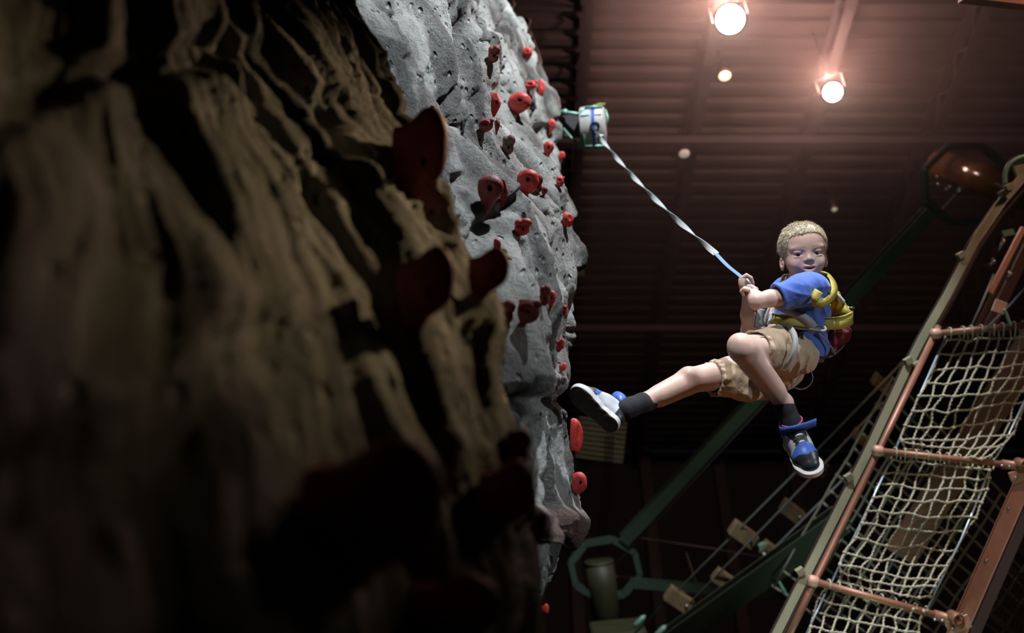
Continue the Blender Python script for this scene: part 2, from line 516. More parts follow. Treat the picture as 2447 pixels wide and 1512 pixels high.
    sc = np.clip(z / 2.6, 0.32, 1.1)
    led = np.exp(-((py - (955 + (px - 1280) * 0.02)) / 20) ** 2) * (px > 1215) * (z > 2.2)
    h = h * sc - led * 0.045
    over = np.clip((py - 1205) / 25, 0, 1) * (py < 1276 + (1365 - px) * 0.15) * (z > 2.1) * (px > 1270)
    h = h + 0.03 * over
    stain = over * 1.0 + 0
    return cam + n * h[..., None], stain, tone
cam_d, stain, tone = rock_displace(cam_r)
def build_rock():
    NR, NS, _ = cam_d.shape
    w = c2w(cam_d.reshape(-1, 3)).reshape(NR, NS, 3)
    # carry the wall on down to the floor, and round behind
    rows = [w[r] for r in range(NR)]
    last = w[-1].copy()
    for k in range(1, 9):
        q = last.copy(); t = k / 8
        q[:, 2] = last[:, 2] * (1 - t); q[:, 0] -= 0.12 * math.sin(t * 3.0)
        rows.append(q)
    top = w[0].copy(); pre = []
    for k in range(1, 5):
        q = top.copy(); q[:, 2] += 0.12 * k; q[:, 0] -= 0.16 * k
        pre.insert(0, q)
    allr = np.array(pre + rows)
    n2, NSS, _ = allr.shape
    idx = np.arange(n2 * NSS).reshape(n2, NSS)
    f = np.stack([idx[:-1, :-1], idx[:-1, 1:], idx[1:, 1:], idx[1:, :-1]], -1).reshape(-1, 4)
    # outward = +x side
    v = allr.reshape(-1, 3)
    a = v[f[1000]]
    nn = np.cross(v[f[:, 1]] - v[f[:, 0]], v[f[:, 3]] - v[f[:, 0]]).sum(0)
    if nn[0] < 0: f = f[:, ::-1]
    o = mesh_obj('climbing_wall', v, f, M_ROCK)
    tag(o, 'tall grey sculpted rock climbing wall dotted with red holds', 'climbing wall')
    st = np.zeros((n2, NSS)); st[4:4 + NR] = stain
    at = o.data.attributes.new('stain', 'FLOAT', 'POINT'); at.data.foreach_set('value', st.reshape(-1).astype(np.float32))
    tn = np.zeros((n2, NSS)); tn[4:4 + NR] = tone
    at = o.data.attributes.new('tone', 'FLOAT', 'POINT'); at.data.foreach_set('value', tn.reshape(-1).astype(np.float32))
    return o, v, f
rock, rv, rf = build_rock()
ROCK_BVH = BVHTree.FromPolygons([Vector(p) for p in rv.tolist()], rf.tolist())
def rock_hit(px, py):
    """where the wall stands behind a point of the photo"""
    d = c2d(P(px, py, 1.0)); L = np.linalg.norm(d)
    h = ROCK_BVH.ray_cast(Vector(CAM), Vector(d / L))
    if h[0] is None: return None, None
    n = np.array(h[1]); 
    if n @ d > 0: n = -n
    return np.array(h[0]), n
# ------------------------------------------------------------------ climbing holds
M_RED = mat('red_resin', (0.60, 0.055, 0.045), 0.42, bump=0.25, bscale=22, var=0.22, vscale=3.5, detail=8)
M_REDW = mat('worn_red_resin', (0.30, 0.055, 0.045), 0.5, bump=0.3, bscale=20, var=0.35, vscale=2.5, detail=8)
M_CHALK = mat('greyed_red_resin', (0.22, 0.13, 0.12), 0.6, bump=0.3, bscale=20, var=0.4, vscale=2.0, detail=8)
M_BOLT = mat('hold_bolt_steel', (0.05, 0.045, 0.045), 0.4, 0.8)
def proto(fn, h=0.028):
    F = Field(*grid_for((-0.12, -0.75, -0.7), (1.25, 0.85, 0.7), h)); fn(F)
    # flat back against the wall
    X = F.xs[:, None, None]; F.d = np.maximum(F.d, -(X + 0.0 * F.d))
    return F.mesh(1)
def lumps(F, seed, a=0.02, f=3.0):
    p = F.pts((slice(None),) * 3); F.d = F.d + (a * fbm(p * f, 2, seed)).astype(np.float32)
HOLE = np.array([0.62, 0.0, -0.55])
def k_blob(F):
    F.ell((0.38, 0, 0), (0.55, 0.5, 0.46), 0.05); F.ell((0.25, -0.2, 0.05), (0.4, 0.36, 0.42), 0.12); F.ell((0.5, 0.22, -.05), (0.36, 0.26, 0.34), 0.1)
    lumps(F, 3); F.cone((0.3, 0.02, -0.12), (1.1, 0.05, -0.85), 0.09, 0.13, 0.02, 'sub'); F.cone((0.5, 0.55, -0.3), (0.45, 0.3, -0.5), 0.05, 0.03, 0.02, 'sub')
def k_jug(F):
    F.cone((-0.05, 0.10, 0), (0.55, 0.08, 0), 0.36, 0.40, 0.05); F.cone((0.50, 0.08, 0), (0.62, 0.26, 0), 0.38, 0.34, 0.08)
    F.cone((0.05, 0, 0), (0.16, -0.42, 0), 0.32, 0.16, 0.15); F.cone((0.45, 0, 0), (0.3, -.38, 0), .36, .16, .15)
    F.ell((0.10, 0.66, 0), (0.28, 0.28, 0.6), 0.10, 'sub'); lumps(F, 9, .015)
    F.cone((0.5, -0.02, -0.2), (0.9, -0.15, -0.75), 0.05, 0.07, 0.02, 'sub')
def k_twolobe(F):
    F.ell((0.32, -0.18, -.05), (0.48, 0.36, 0.4), 0.05); F.ell((0.55, 0.24, .05), (0.36, 0.30, 0.32), 0.07); F.ell((0.2, 0.22, 0), (0.34, 0.28, 0.36), .05)
    F.ell((0.45, 0.05, -0.42), (0.2, 0.10, 0.2), 0.05, 'sub'); lumps(F, 15); F.cone((0.35, -0.15, -0.1), (0.9, -0.2, -0.8), 0.08, 0.10, 0.02, 'sub')
def k_tear(F):
    F.ell((0.36, 0.14, 0), (0.5, 0.36, 0.42), 0.05); F.cone((0.35, 0, 0), (0.15, -0.55, 0), 0.36, 0.10, 0.1); lumps(F, 21, .012)
    F.cone((0.35, 0.1, -0.15), (0.95, 0.12, -0.8), 0.085, 0.11, 0.02, 'sub')
def k_fan(F):
    F.ell((0.2, 0, 0), (0.68, 0.62, 0.5), 0.04); F.ell((0.75, 0.3, -.5), (0.3, 0.5, 0.3), 0.06, 'sub'); F.ell((0.2, -0.72, 0), (0.3, 0.25, 0.6), 0.08, 'sub')
    for r in (0.36, 0.46, 0.56):
        F.chain([(r * math.cos(a), -.1 + r * math.sin(a) * 1.1, -0.46 + 0.5 * (r - .3)) for a in np.linspace(-1.0, 1.3, 9)], [0.018] * 9, 0.02, op='sub')
def k_scoop(F):
    F.ell((0.36, 0, 0), (0.55, 0.46, 0.42), 0.05); F.cone((0.1, 0.38, 0), (0.85, 0.3, 0), 0.12, 0.14, 0.08)
    F.ell((0.45, 0.12, -0.42), (0.30, 0.16, 0.26), 0.05, 'sub'); F.cone((0.15, -.1, 0), (0.2, -0.5, 0), .25, .1, .1); lumps(F, 27, .015)
    F.cone((0.5, 0.0, -0.2), (0.8, 0.0, -0.8), 0.06, 0.08, 0.02, 'sub')
PROTO = {k: proto(f) for k, f in dict(blob=k_blob, jug=k_jug, two=k_twolobe, tear=k_tear, fan=k_fan, scoop=k_scoop).items()}
def pinch_mesh():
    bm = bmesh.new()
    for p in [(0, .5, -.3), (0, .5, .3), (0, -.55, -.25), (0, -.55, .3), (.55, .42, -.22), (.5, .4, .25), (.85, .05, -.3), (.8, 0, .3), (.75, -.25, -.1), (.35, -.6, -.1), (.4, .1, -.55), (.3, -.25, -.5), (.15, .35, -.5)]:
        bm.verts.new(p)
    bmesh.ops.convex_hull(bm, input=bm.verts)
    bmesh.ops.bevel(bm, geom=bm.edges[:], offset=0.03, segments=2, affect='EDGES')
    bm.verts.ensure_lookup_table(); v = np.array([x.co[:] for x in bm.verts]); f = [[q.index for q in x.verts] for x in bm.faces]
    bm.free(); return v, f
PROTO['pinch'] = pinch_mesh()
_hm = {}
def hold_mesh(kind, material):
    key = (kind, material.name)
    if key not in _hm:
        v, f = PROTO[kind]; me = bpy.data.meshes.new('climbing_hold'); me.from_pydata(v.tolist(), [], f.tolist() if isinstance(f, np.ndarray) else f)
        me.materials.append(material); me.update()
        me.polygons.foreach_set('use_smooth', [kind != 'pinch'] * len(me.polygons)); _hm[key] = me
    return _hm[key]
_b = MB().disc_stack((0, 0, 0), (0.72, 0, -0.69), [(0, 0.075), (0.03, 0.075), (0.035, 0.04), (0.0, 0.04)], 12)
_bm_ = bpy.data.meshes.new('bolt'); _bm_.from_pydata(_b.v, [], _b.f); _bm_.materials.append(M_BOLT)
BOLT_AT = {'blob': (0.52, 0.03, -0.32), 'two': (0.42, -0.16, -0.22), 'tear': (0.44, 0.1, -0.26), 'scoop': (0.5, 0.0, -0.22), 'jug': (0.56, -.04, -.3), 'pinch': (0.62, 0.0, -0.42)}
def hold(px, py, w, h, kind, m, label, zr=None, face=0.45, roll=0, flip=1, depth=0.8, dx=0.0):
    """px,py,w,h: where the photo shows it; it is fixed on the wall behind its inner edge"""
    best = None
    for k in range(0, 40):
        for sg in ((-1, 1) if k else (1,)):
            qx = px - 0.42 * w + 3 * k * sg
            p, n = rock_hit(qx, py)
            if p is None: continue
            zc = w2c(p)[2]
            if zr and not (zr[0] <= zc <= zr[1]): continue
            best = zc; break
        if best is not None: break
    if best is not None:                       # keep it proud of the rock around it
        for ax_, ay_ in ((-.2, -.35), (0, 0), (.25, .15), (-.2, .35), (.2, -.25)):
            p, n = rock_hit(px + ax_ * w, py + ay_ * h)
            if p is not None:
                zc = w2c(p)[2]
                if (not zr or zr[0] <= zc) and zc < best: best = zc
    if best is None: best = (zr[0] + zr[1]) / 2 if zr else float(z3(py))
    z = best - 0.01
    S = z / FPX
    out = np.array([math.cos(face), 0.0, -math.sin(face)]); out /= np.linalg.norm(out)
    up = np.array([0, 1.0, 0]); fr = np.cross(out, up)
    a = math.radians(roll); up2 = up * math.cos(a) + out * -math.sin(a); out2 = out * math.cos(a) + up * math.sin(a)
    sx = w * S / math.cos(face) * 0.98; sy = h * S / 1.08 * flip; sz = min(w, h) * S * depth * 1.0
    base = P(px - w * 0.5 + dx, py, z)
    R = np.stack([c2d(out2), c2d(up2), c2d(fr)], 1)
    if flip < 0: pass
    o = bpy.data.objects.new('climbing_hold', hold_mesh(kind, m)); COL.objects.link(o)
    M4 = Matrix([[*(R[i] * np.array([sx, sy, sz])), c2w(base)[i]] for i in range(3)] + [[0, 0, 0, 1]])
    o.matrix_world = M4
    tag(o, label, 'climbing hold', 'red climbing holds on the rock wall')
    if kind in BOLT_AT and w > 18:
        b = bpy.data.objects.new('bolt', _bm_); COL.objects.link(b); b.parent = o; b.location = BOLT_AT[kind]
    return o
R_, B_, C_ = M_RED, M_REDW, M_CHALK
HOLDS = [
 (1184,131,28,42,'two',B_,'dark red double-knob hold topmost in the column by the inner ridge'),
 (1262,127,24,27,'blob',R_,'small bright red hold near the top outer edge of the grey rock'),
 (1271,206,28,26,'scoop',R_,'small red wedge hold touching pale rock just inside a thin crescent hold'),
 (1296,211,17,36,'fan',R_,'thin red crescent hold on the outer rim beside a small wedge hold'),
 (1188,248,28,60,'pinch',R_,'angular faceted light red hold above the scooped one on the inner ridge'),
 (1246,247,50,50,'blob',R_,'rounded red boulder-like hold alone in the middle of the upper grey slab'),
 (1321,301,20,36,'tear',R_,'oval red hold on the rock rim just below the belay device arm'),
 (1165,301,34,36,'scoop',B_,'brownish red scooped hold beneath the faceted hold'),
 (1190,303,14,38,'tear',B_,'narrow red hold half hidden behind the scooped hold'),
 (1219,347,30,48,'two',C_,'grey-topped hooked hold standing over a bright red foot'),
 (1314,358,26,42,'tear',R_,'teardrop red hold with one bolt hole below the belay device'),
 (1344,372,16,22,'blob',R_,'little red knob poking past the rim beneath the belay device'),
 (1180,462,64,92,'tear',B_,'large brown-red hold with a deep round bolt hole in the shaded hollow'),
 (1207,458,22,68,'pinch',B_,'pointed dark red hold tucked behind the large brown-red one'),
 (1266,434,50,60,'blob',R_,'big cracked red hold, largest of three set in a line below the boulder hold'),
 (1288,440,22,46,'two',B_,'brownish red hold in the middle of a tight line of three'),
 (1303,458,16,26,'tear',B_,'smallest red hold at the lower end of a tight line of three'),
 (1340,434,20,30,'scoop',R_,'bright red hold sticking straight out past the rim at half height of the strap'),
 (1360,526,28,34,'fan',R_,'ridged pinkish red hold on the rim above the smooth drilled rock face'),
 (1254,543,40,42,'two',R_,'red two-lobed hold with a greyed top under the dark crack'),
 (1191,588,18,32,'fan',R_,'light red hold sliver just above the dark horned hold'),
 (1305,706,26,50,'two',B_,'dark red hold with ribbed crown overlapping the paler oval one'),
 (1321,716,22,48,'tear',R_,'oval orange-red hold with a bolt hole behind the ribbed-crown one'),
 (1214,746,42,58,'two',B_,'round-nosed dark red hold beneath the horned hold'),
 (1268,745,52,66,'scoop',B_,'half-moon brown-red hold with stitched crack marks'),
 (1351,742,13,28,'scoop',R_,'tiny red hold in the notch of the rim level with the belt of the child'),
 (1341,825,20,30,'jug',R_,'small orange-red horned hold on the rim, upper of two above the shoe'),
 (1346,878,18,22,'jug',R_,'small orange-red horned hold on the rim, lower of two above the shoe'),
 (1349,908,16,20,'blob',C_,'pale pinkish knob hold touching the toe of the raised shoe'),
 (1381,1042,33,76,'fan',R_,'tall red shell-shaped hold in the rim under the raised shoe'),
 (1387,1152,37,54,'blob',R_,'glossy red hold with pink spot beside the brown stained rock'),
 (1302,1460,22,34,'jug',R_,'small red hold at the foot of the rim, lowest on the outer edge'),
]
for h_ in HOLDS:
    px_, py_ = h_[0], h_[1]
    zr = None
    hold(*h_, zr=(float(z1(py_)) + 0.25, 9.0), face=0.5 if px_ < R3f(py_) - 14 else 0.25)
NEAR = [
 (1014,381,132,216,'jug',B_,'dark maroon hold shading the warm-lit ridge, highest of the big close ones',(1.0,2.6),0.3),
 (1030,690,132,182,'jug',B_,'dark maroon horned hold below the highest big one, flat back to tan rock',(0.8,2.3),0.3),
 (1174,655,98,115,'jug',B_,'dark horned hold with a smooth curled tip against the grey slab',(1.2,2.5),0.25),
 (918,1228,335,340,'jug',B_,'huge blurred dark red hold, biggest on the wall',(0.6,1.5),0.3),
 (1098,1456,225,170,'jug',B_,'blurred dark red hold at the bottom edge under the huge one',(0.6,1.6),0.3),
 (1245,1070,66,92,'two',B_,'rounded dark maroon hold resting above the long-nosed maroon one',(1.2,2.3),0.3),
 (1219,1188,134,170,'jug',B_,'long-nosed dark maroon hold beside the brown stained rock',(1.0,2.1),0.3),
 (1264,1228,20,40,'tear',B_,'small dark red hold peeping out beneath the long-nosed one',(1.3,3.0),0.3),
]
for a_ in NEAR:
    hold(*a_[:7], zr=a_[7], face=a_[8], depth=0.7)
# ------------------------------------------------------------------ room shell
M_DECK = mat('dark_deck_paint', (0.045, 0.040, 0.040), 0.75, var=0.2, vscale=2)
M_WALLD = mat('dark_wall_paint', (0.030, 0.034, 0.042), 0.85, var=0.2, vscale=1)
M_FLOOR = mat('dark_floor', (0.05, 0.05, 0.05), 0.8, var=0.2, vscale=1)
M_BLK = mat('black_plastic', (0.012, 0.012, 0.013), 0.45)
CZ = 9.4; X0, X1, Y0, Y1 = -3.2, 9.0, -3.5, 13.0
def quadbox(name, lo, hi, m):
    lo = np.array(lo, float); hi = np.array(hi, float)
    mb = MB().box((lo + hi) / 2, (((hi - lo)[0]) / 2, 0, 0), (0, (hi - lo)[1] / 2, 0), (0, 0, (hi - lo)[2] / 2))
    return tag(mb.build(name, m), kind='structure')
quadbox('floor', (X0, Y0, -0.1), (X1, Y1, 0), M_FLOOR)
quadbox('wall_back', (X0, Y1, 0), (X1, Y1 + .1, CZ), M_WALLD)
quadbox('wall_front', (X0, Y0 - .1, 0), (X1, Y0, CZ), M_WALLD)
quadbox('wall_left', (X0 - .1, Y0, 0), (X0, Y1, CZ), M_WALLD)
quadbox('wall_right', (X1, Y0, 0), (X1 + .1, Y1, CZ), M_WALLD)
v = []; f = []; y = Y0; prof = []
while y < Y1:
    prof += [(y, CZ), (y + .075, CZ), (y + .10, CZ + .05), (y + .165, CZ + .05)]; y += 0.19
for (yy, zz) in prof: v += [(X0, yy, zz), (X1, yy, zz)]
for i in range(len(prof) - 1): f.append((2 * i, 2 * i + 1, 2 * i + 3, 2 * i + 2))
deck = mesh_obj('ceiling', v, f, M_DECK, smooth=False); tag(deck, kind='structure')
M_STEEL = mat('dark_joist_steel', (0.055, 0.052, 0.058), 0.6, 0.2)
for k, x in enumerate((-1.6, -0.45, 0.69, 1.86, 3.05, 4.3, 5.6)):
    mb = MB(); mb.bar((x, Y0, CZ - .03), (x, Y1, CZ - .03), .10, .012); mb.bar((x, Y0, CZ - .30), (x, Y1, CZ - .30), .10, .012)
    yy = Y0
    while yy < Y1 - .3:
        mb.bar((x, yy, CZ - .29), (x, yy + .25, CZ - .04), .016, .016, (1, 0, 0)); mb.bar((x, yy + .25, CZ - .04), (x, yy + .5, CZ - .29), .016, .016, (1, 0, 0)); yy += .5
    o = mb.build('trim_%d' % (k + 1), M_STEEL); tag(o, kind='structure')
for k, y in enumerate((4.2, 6.6, 9.6)):
    mb = MB(); mb.bar((X0, y, CZ - .36), (X1, y, CZ - .36), .09, .10)
    tag(mb.build('trim_%d' % (k + 8), M_STEEL), kind='structure')
for k, x in enumerate((0.9, 2.0, 3.1, 4.2)):
    mb = MB(); mb.bar((x, Y1 - .08, 0), (x, Y1 - .08, CZ), .16, .12, (0, 1, 0)); tag(mb.build('trim_%d' % (k + 11), M_STEEL), kind='structure')

# ------------------------------------------------------------------ lamps
M_LAMPB = mat('lamp_housing', (0.03, 0.028, 0.028), 0.5, 0.3)
LC = (1.0, 0.60, 0.50)
M_GLOW = mat('lamp_glass_lit', (1, 1, 1), 0.4, emit=(1.0, 0.72, 0.62), estr=60)
M_HAZE = bpy.data.materials.new('thin_haze'); M_HAZE.use_nodes = True
_n = M_HAZE.node_tree; _n.nodes.clear(); _o = _n.nodes.new('ShaderNodeOutputMaterial'); _v = _n.nodes.new('ShaderNodeVolumeScatter')
_v.inputs['Density'].default_value = 0.045; _v.inputs['Anisotropy'].default_value = 0.6; _v.inputs['Color'].default_value = (1, .9, .88, 1); _n.links.new(_v.outputs[0], _o.inputs['Volume'])
_hz = MB().box((3.1, 5.4, 7.9), (2.5, 0, 0), (0, 2.9, 0), (0, 0, 1.45)).build('haze', M_HAZE); tag(_hz, 'thin haze glowing around the two flood lamps', 'haze', kind='stuff')
M_GLOW2 = mat('downlight_glass_lit', (1, 1, 1), 0.4, emit=(1.0, 0.86, 0.55), estr=1.6)
M_GLOW3 = mat('dim_downlight_glass', (1, 1, 1), 0.4, emit=(0.85, 0.72, 0.52), estr=0.34)
def ceil_pt(px, py, hgt):
    d = c2d(P(px, py, 1.0)); t = (hgt - CAM[2]) / d[2]; return CAM + d * t
lamps = []
def flood(px, py, label, hgt=8.45, r=0.12):
    p = ceil_pt(px, py, hgt); t = thing('flood_lamp', p, label, 'lamp', 'glowing flood lamps under the ceiling')
    d = (CAM - p) / np.linalg.norm(CAM - p)
    MB().disc_stack(p - d * .16, d, [(0, .05), (.02, .09), (.10, r + .012), (.17, r + .02), (.172, r), (.15, r - .005)], 28).build('housing', M_LAMPB, t, True)
    MB().disc_stack(p - d * .012, d, [(0, r), (.012, r * .96), (.022, r * .7)], 28).build('lens', M_GLOW, t, True)
    s = np.cross(d, (0, 0, 1)); s /= np.linalg.norm(s)
    mb = MB(); a = p - d * .05
    mb.tube([a + s * (r + .03), a + s * (r + .03) + np.array([0, 0, .22]), a - s * (r + .03) + np.array([0, 0, .22]), a - s * (r + .03)], .008, 6)
    mb.tube([a + np.array([0, 0, .22]), (a[0], a[1], CZ)], .012, 8); mb.build('yoke', M_LAMPB, t)
    lamps.append(p)
flood(1745, 46, 'bigger and brighter of two pink-white flood lamps high under the ceiling')
flood(1990, 220, 'smaller lower one of two pink-white flood lamps under the ceiling', r=0.085)
def down(px, py, r, m, label):
    p = ceil_pt(px, py, CZ - .42); t = thing('downlight', p, label, 'lamp', 'small round ceiling downlights')
    MB().disc_stack(p, (0, 0, -1), [(-.14, r * .8), (-.10, r + .012), (0, r + .014), (.001, r)], 24).build('housing', M_LAMPB, t, True)
    MB().disc_stack(p, (0, 0, -1), [(-.02, r * .99), (.004, r * .97), (.008, r * .7)], 24).build('diffuser', m, t, True)
    MB().tube([p + np.array([0, 0, .13]), (p[0], p[1], CZ)], .006, 6).build('stem', M_LAMPB, t)
down(1732, 181, .058, M_GLOW2, 'bright yellow-white round downlight below the big flood lamp')
down(1635, 367, .055, M_GLOW3, 'dim cream round downlight beside the twisted strap')
down(1994, 500, .030, M_GLOW3, 'faint tiny round downlight above the fair hair of the child')

# louvre panel with hanging cables on the far wall
M_LOUV = mat('pale_green_louvre', (0.55, 0.68, 0.54), 0.6)
t = thing('louvre_vent', W(1440, 1062, 10.5), 'pale green slatted louvre panel behind the raised shoe', 'vent')
mb = MB(); mb2 = MB()
a, b, c_ = W(1375, 1092, 10.5), W(1487, 1106, 10.5), W(1497, 1012, 10.5)
ux = b - a; uy = c_ - b; nrm = np.cross(ux, uy); nrm /= np.linalg.norm(nrm); ux_ = ux / np.linalg.norm(ux); uy_ = uy / np.linalg.norm(uy)
for i in range(9):
    q = i / 8
    mb.box(a + uy * q + ux / 2, ux / 2, uy_ * .012 + nrm * .02, nrm * .004 - uy_ * .002)
mb2.box(a + ux / 2 + uy / 2 - nrm * .03, ux / 2 * 1.02, uy / 2 * 1.04, nrm * .008)
mb.build('slats', M_LOUV, t); mb2.build('back_panel', mat('louvre_back', (0.34, 0.43, 0.33), .7), t)
for k, dx in enumerate((0, 8, 16)):
    o = MB().tube(spline([W(1449 + dx, 1040, 10.2), W(1446 + dx, 1110, 10.2), W(1436 + dx, 1220, 10.2), W(1426 + dx, 1330, 10.2)], 5), .009, 6).build('hanging_cable', M_BLK)
    tag(o, 'thin black cable hanging down over the pale louvre panel', 'cable', 'cables hanging over the louvre panel')
# ------------------------------------------------------------------ auto belay device, strap
M_CREAM = mat('off_white_housing', (0.45, 0.44, 0.40), 0.45, var=.08, vscale=12)
M_BAND = mat('blue_band', (0.03, 0.09, 0.42), 0.5)
M_GRN = mat('pale_green_steel', (0.22, 0.42, 0.32), 0.45, .3)
M_YEL = mat('yellow_tape', (0.75, 0.72, 0.06), 0.5)
M_LBL = mat('white_label', (0.85, 0.85, 0.88), 0.4)
M_LBL2 = mat('bluish_label', (0.45, 0.58, 0.72), 0.4)
M_LBLR = mat('red_label', (0.55, 0.16, 0.10), 0.4)
ZD = 6.35
dc = W(1415, 304, ZD); S_ = ZD / FPX
t = thing('auto_belay', dc, 'off-white belay drum with blue band bracketed to the rock rim', 'belay device')
ax = c2d(np.array([0.985, 0.05, -0.15])); R0 = 50 * S_
n = 48
mb = MB().disc_stack(dc, ax, [(-28 * S_, R0 * .90), (-26 * S_, R0 * .97), (-10 * S_, R0), (10 * S_, R0), (27 * S_, R0 * .96), (31 * S_, R0 * .9), (31.5 * S_, R0 * .6), (33 * S_, R0 * .55)], n)
mb.build('drum_housing', M_CREAM, t, False, bevel=.004)
MB().disc_stack(dc, ax, [(2 * S_, R0 * .9), (2 * S_, R0 * 1.03), (9 * S_, R0 * 1.03), (9 * S_, R0 * .9)], n).build('band', M_BAND, t)
def on_drum(hx, ang, w, h, m, nm, lift=1.0):
    axn = ax / np.linalg.norm(ax); tow = c2d((0, 0, -1.0)); tow = tow - axn * (tow @ axn); tow /= np.linalg.norm(tow); up = np.cross(axn, tow)
    if c2d((0, 1, 0)) @ up < 0: up = -up
    d = tow * math.cos(ang) + up * math.sin(ang); tg = -tow * math.sin(ang) + up * math.cos(ang)
    return MB().box(dc + axn * hx * S_ + d * R0 * lift, axn * w * S_ / 2, tg * h * S_ / 2, d * .005).build(nm, m, t, bevel=.001)
on_drum(-12, .62, 20, 22, M_LBL2, 'label'); on_drum(18, .56, 16, 15, M_LBL, 'label')
on_drum(19, -.80, 12, 12, M_LBLR, 'label'); on_drum(18, -.78, 20, 20, M_LBL, 'label', 0.995)
axn = ax / np.linalg.norm(ax)
pc = dc + c2d((0.006, -0.02, -R0 * 1.0)); MB().disc_stack(pc, c2d((0, -.1, -1)), [(-.02, .030), (.004, .032), (.010, .024), (.004, .020), (-.01, .018)], 20).build('strap_outlet', M_BLK, t, True)
mb = MB()
mb.bar(W(1392, 262, ZD + .02), W(1396, 352, ZD + .02), .03, .012, c2d((1, 0, 0)))
mb.tube([W(1322, 264, ZD + .12), W(1352, 268, ZD + .06), W(1392, 274, ZD + .02)], .011, 8)
mb.tube([W(1392, 262, ZD - .10), W(1396, 352, ZD - .10)], .012, 8)
mb.tube([W(1346, 307, ZD + .1), W(1366, 330, ZD), W(1394, 352, ZD - .02)], .008, 8)
mb.ball(W(1350, 268, ZD + .06), .022, 6)
mb.tube([W(1398, 350, ZD - .10), W(1445, 348, ZD - .14)], .008, 8); mb.tube([W(1398, 256, ZD - .10), W(1440, 254, ZD - .1)], .008, 8)
mb.tube([W(1446, 262, ZD), W(1452, 280, ZD - .02), W(1450, 300, ZD - .02)], .008, 8)
mb.build('bracket_frame', M_GRN, t, True)
MB().ribbon([W(1418, 254, ZD - .05), W(1432, 250, ZD - .06), W(1446, 250, ZD - .06)], .028, .002, c2d((0, .4, -1))).build('tape_tab', M_YEL, t)
MB().box(W(1366, 300, ZD + .12), c2d((.06, 0, 0)), c2d((0, .075, 0)), c2d((0, 0, .02))).build('mounting_plate', M_STEEL, t, bevel=.004)

M_WEB = mat('pale_webbing', (0.42, 0.45, 0.44), 0.7, bump=.4, bscale=260)
M_WEBB = mat('blue_grey_webbing', (0.20, 0.34, 0.48), 0.7, bump=.4, bscale=200)
M_ALU = mat('brushed_aluminium', (0.68, 0.70, 0.72), 0.28, .85)
st = thing('belay_strap', W(1712, 607, 3.60), 'pale twisted webbing strap running from belay drum down to gripping hands', 'strap')
a = W(1424, 316, ZD - .13); b = W(1712, 607, 3.62)
N = 90; pts = []; dr = []
ca, cb = w2c(a), w2c(b); dcam = (cb - ca) / np.linalg.norm(cb - ca)
u1 = np.cross(dcam, (0, 0, 1)); u1 /= np.linalg.norm(u1); u2 = np.cross(dcam, u1)
for i in range(N + 1):
    q = i / N; c = ca + (cb - ca) * q + np.array([0, -1, 0]) * 0.10 * 4 * q * (1 - q) * .35
    an = math.pi * 5.6 * q ** 1.0 + 1.0
    pts.append(c2w(c)); dr.append(c2d(u1 * math.cos(an) + u2 * math.sin(an)))
MB().ribbon(pts, .022, .0022, dr).build('webbing', M_WEB, st)
H0 = P(1772, 662, 3.425)
pts = spline([w2c(b), P(1740, 636, 3.52), H0, P(1786, 678, 3.405)], 6)
mb = MB()
for k, o_ in enumerate((-.006, 0, .006)):
    mb.ribbon([c2w(p + u1 * o_ + u2 * .003 * (k - 1)) for p in pts], .010, .005, c2d(u1 * .5 + u2 * .8))
mb.build('sewn_end', M_WEBB, st)
mb = MB(); mb.tube([W(1706, 603, 3.62), W(1712, 610, 3.61), W(1718, 611, 3.61)], .003, 6); mb.build('thread_tie', M_WEB, st)
q = [P(1784, 668, 3.380), P(1790, 674, 3.372), P(1797, 687, 3.368), P(1801, 700, 3.370), P(1796, 703, 3.375), P(1788, 688, 3.378), P(1783, 676, 3.382)]
MB().tube([c2w(p) for p in spline(q + [q[0]], 5)[:-1]], .0052, 8, closed=True).build('carabiner', M_ALU, st, True)
# ------------------------------------------------------------------ ropes course steelwork and nets
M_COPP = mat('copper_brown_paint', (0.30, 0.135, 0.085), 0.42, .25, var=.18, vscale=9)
M_COPP2 = mat('lightened_copper_paint', (0.60, 0.33, 0.25), 0.5, .15, var=.12, vscale=9, bump=.1, bscale=80)  # copper lightened so the angle post's front face looks lit
M_OLIVE = mat('green_grey_paint', (0.30, 0.30, 0.20), 0.55, .1, var=.12, vscale=6)
M_GREENP = mat('dark_green_paint', (0.050, 0.085, 0.062), 0.5, .1, var=.1, vscale=5)
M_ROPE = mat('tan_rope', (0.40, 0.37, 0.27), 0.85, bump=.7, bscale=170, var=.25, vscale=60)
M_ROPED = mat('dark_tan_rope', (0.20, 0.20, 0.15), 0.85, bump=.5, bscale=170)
M_CAB = mat('bluish_steel_cable', (0.45, 0.56, 0.66), 0.4, .5)
M_WIRE = mat('grey_wire_rope', (0.24, 0.25, 0.24), 0.5, .4)
M_WOOD = mat('brown_timber', (0.11, 0.06, 0.033), 0.7, var=.3, vscale=14, stretch=(1, 1, 6))
M_WOODL = mat('tan_timber', (0.17, 0.12, 0.06), 0.7, var=.3, vscale=14)
M_ZINC = mat('zinc_bolt', (0.62, 0.62, 0.62), 0.3, .8)
IDZ = np.array([0, 0, 1.0])
def ibeam(mb, a, b, w, h, up, t=.008):
    a, b = np.asarray(a, float), np.asarray(b, float); d = (b - a) / np.linalg.norm(b - a); up = np.asarray(up, float)
    s = np.cross(d, up); s /= np.linalg.norm(s); u = np.cross(s, d)
    mb.bar(a + u * h / 2, b + u * h / 2, w, t, up); mb.bar(a - u * h / 2, b - u * h / 2, w, t, up); mb.bar(a, b, t, h, up)
ZN = 4.9
def zs(py):  # the net plane leans away with height
    return 4.75 + (1512 - py) * 0.0007
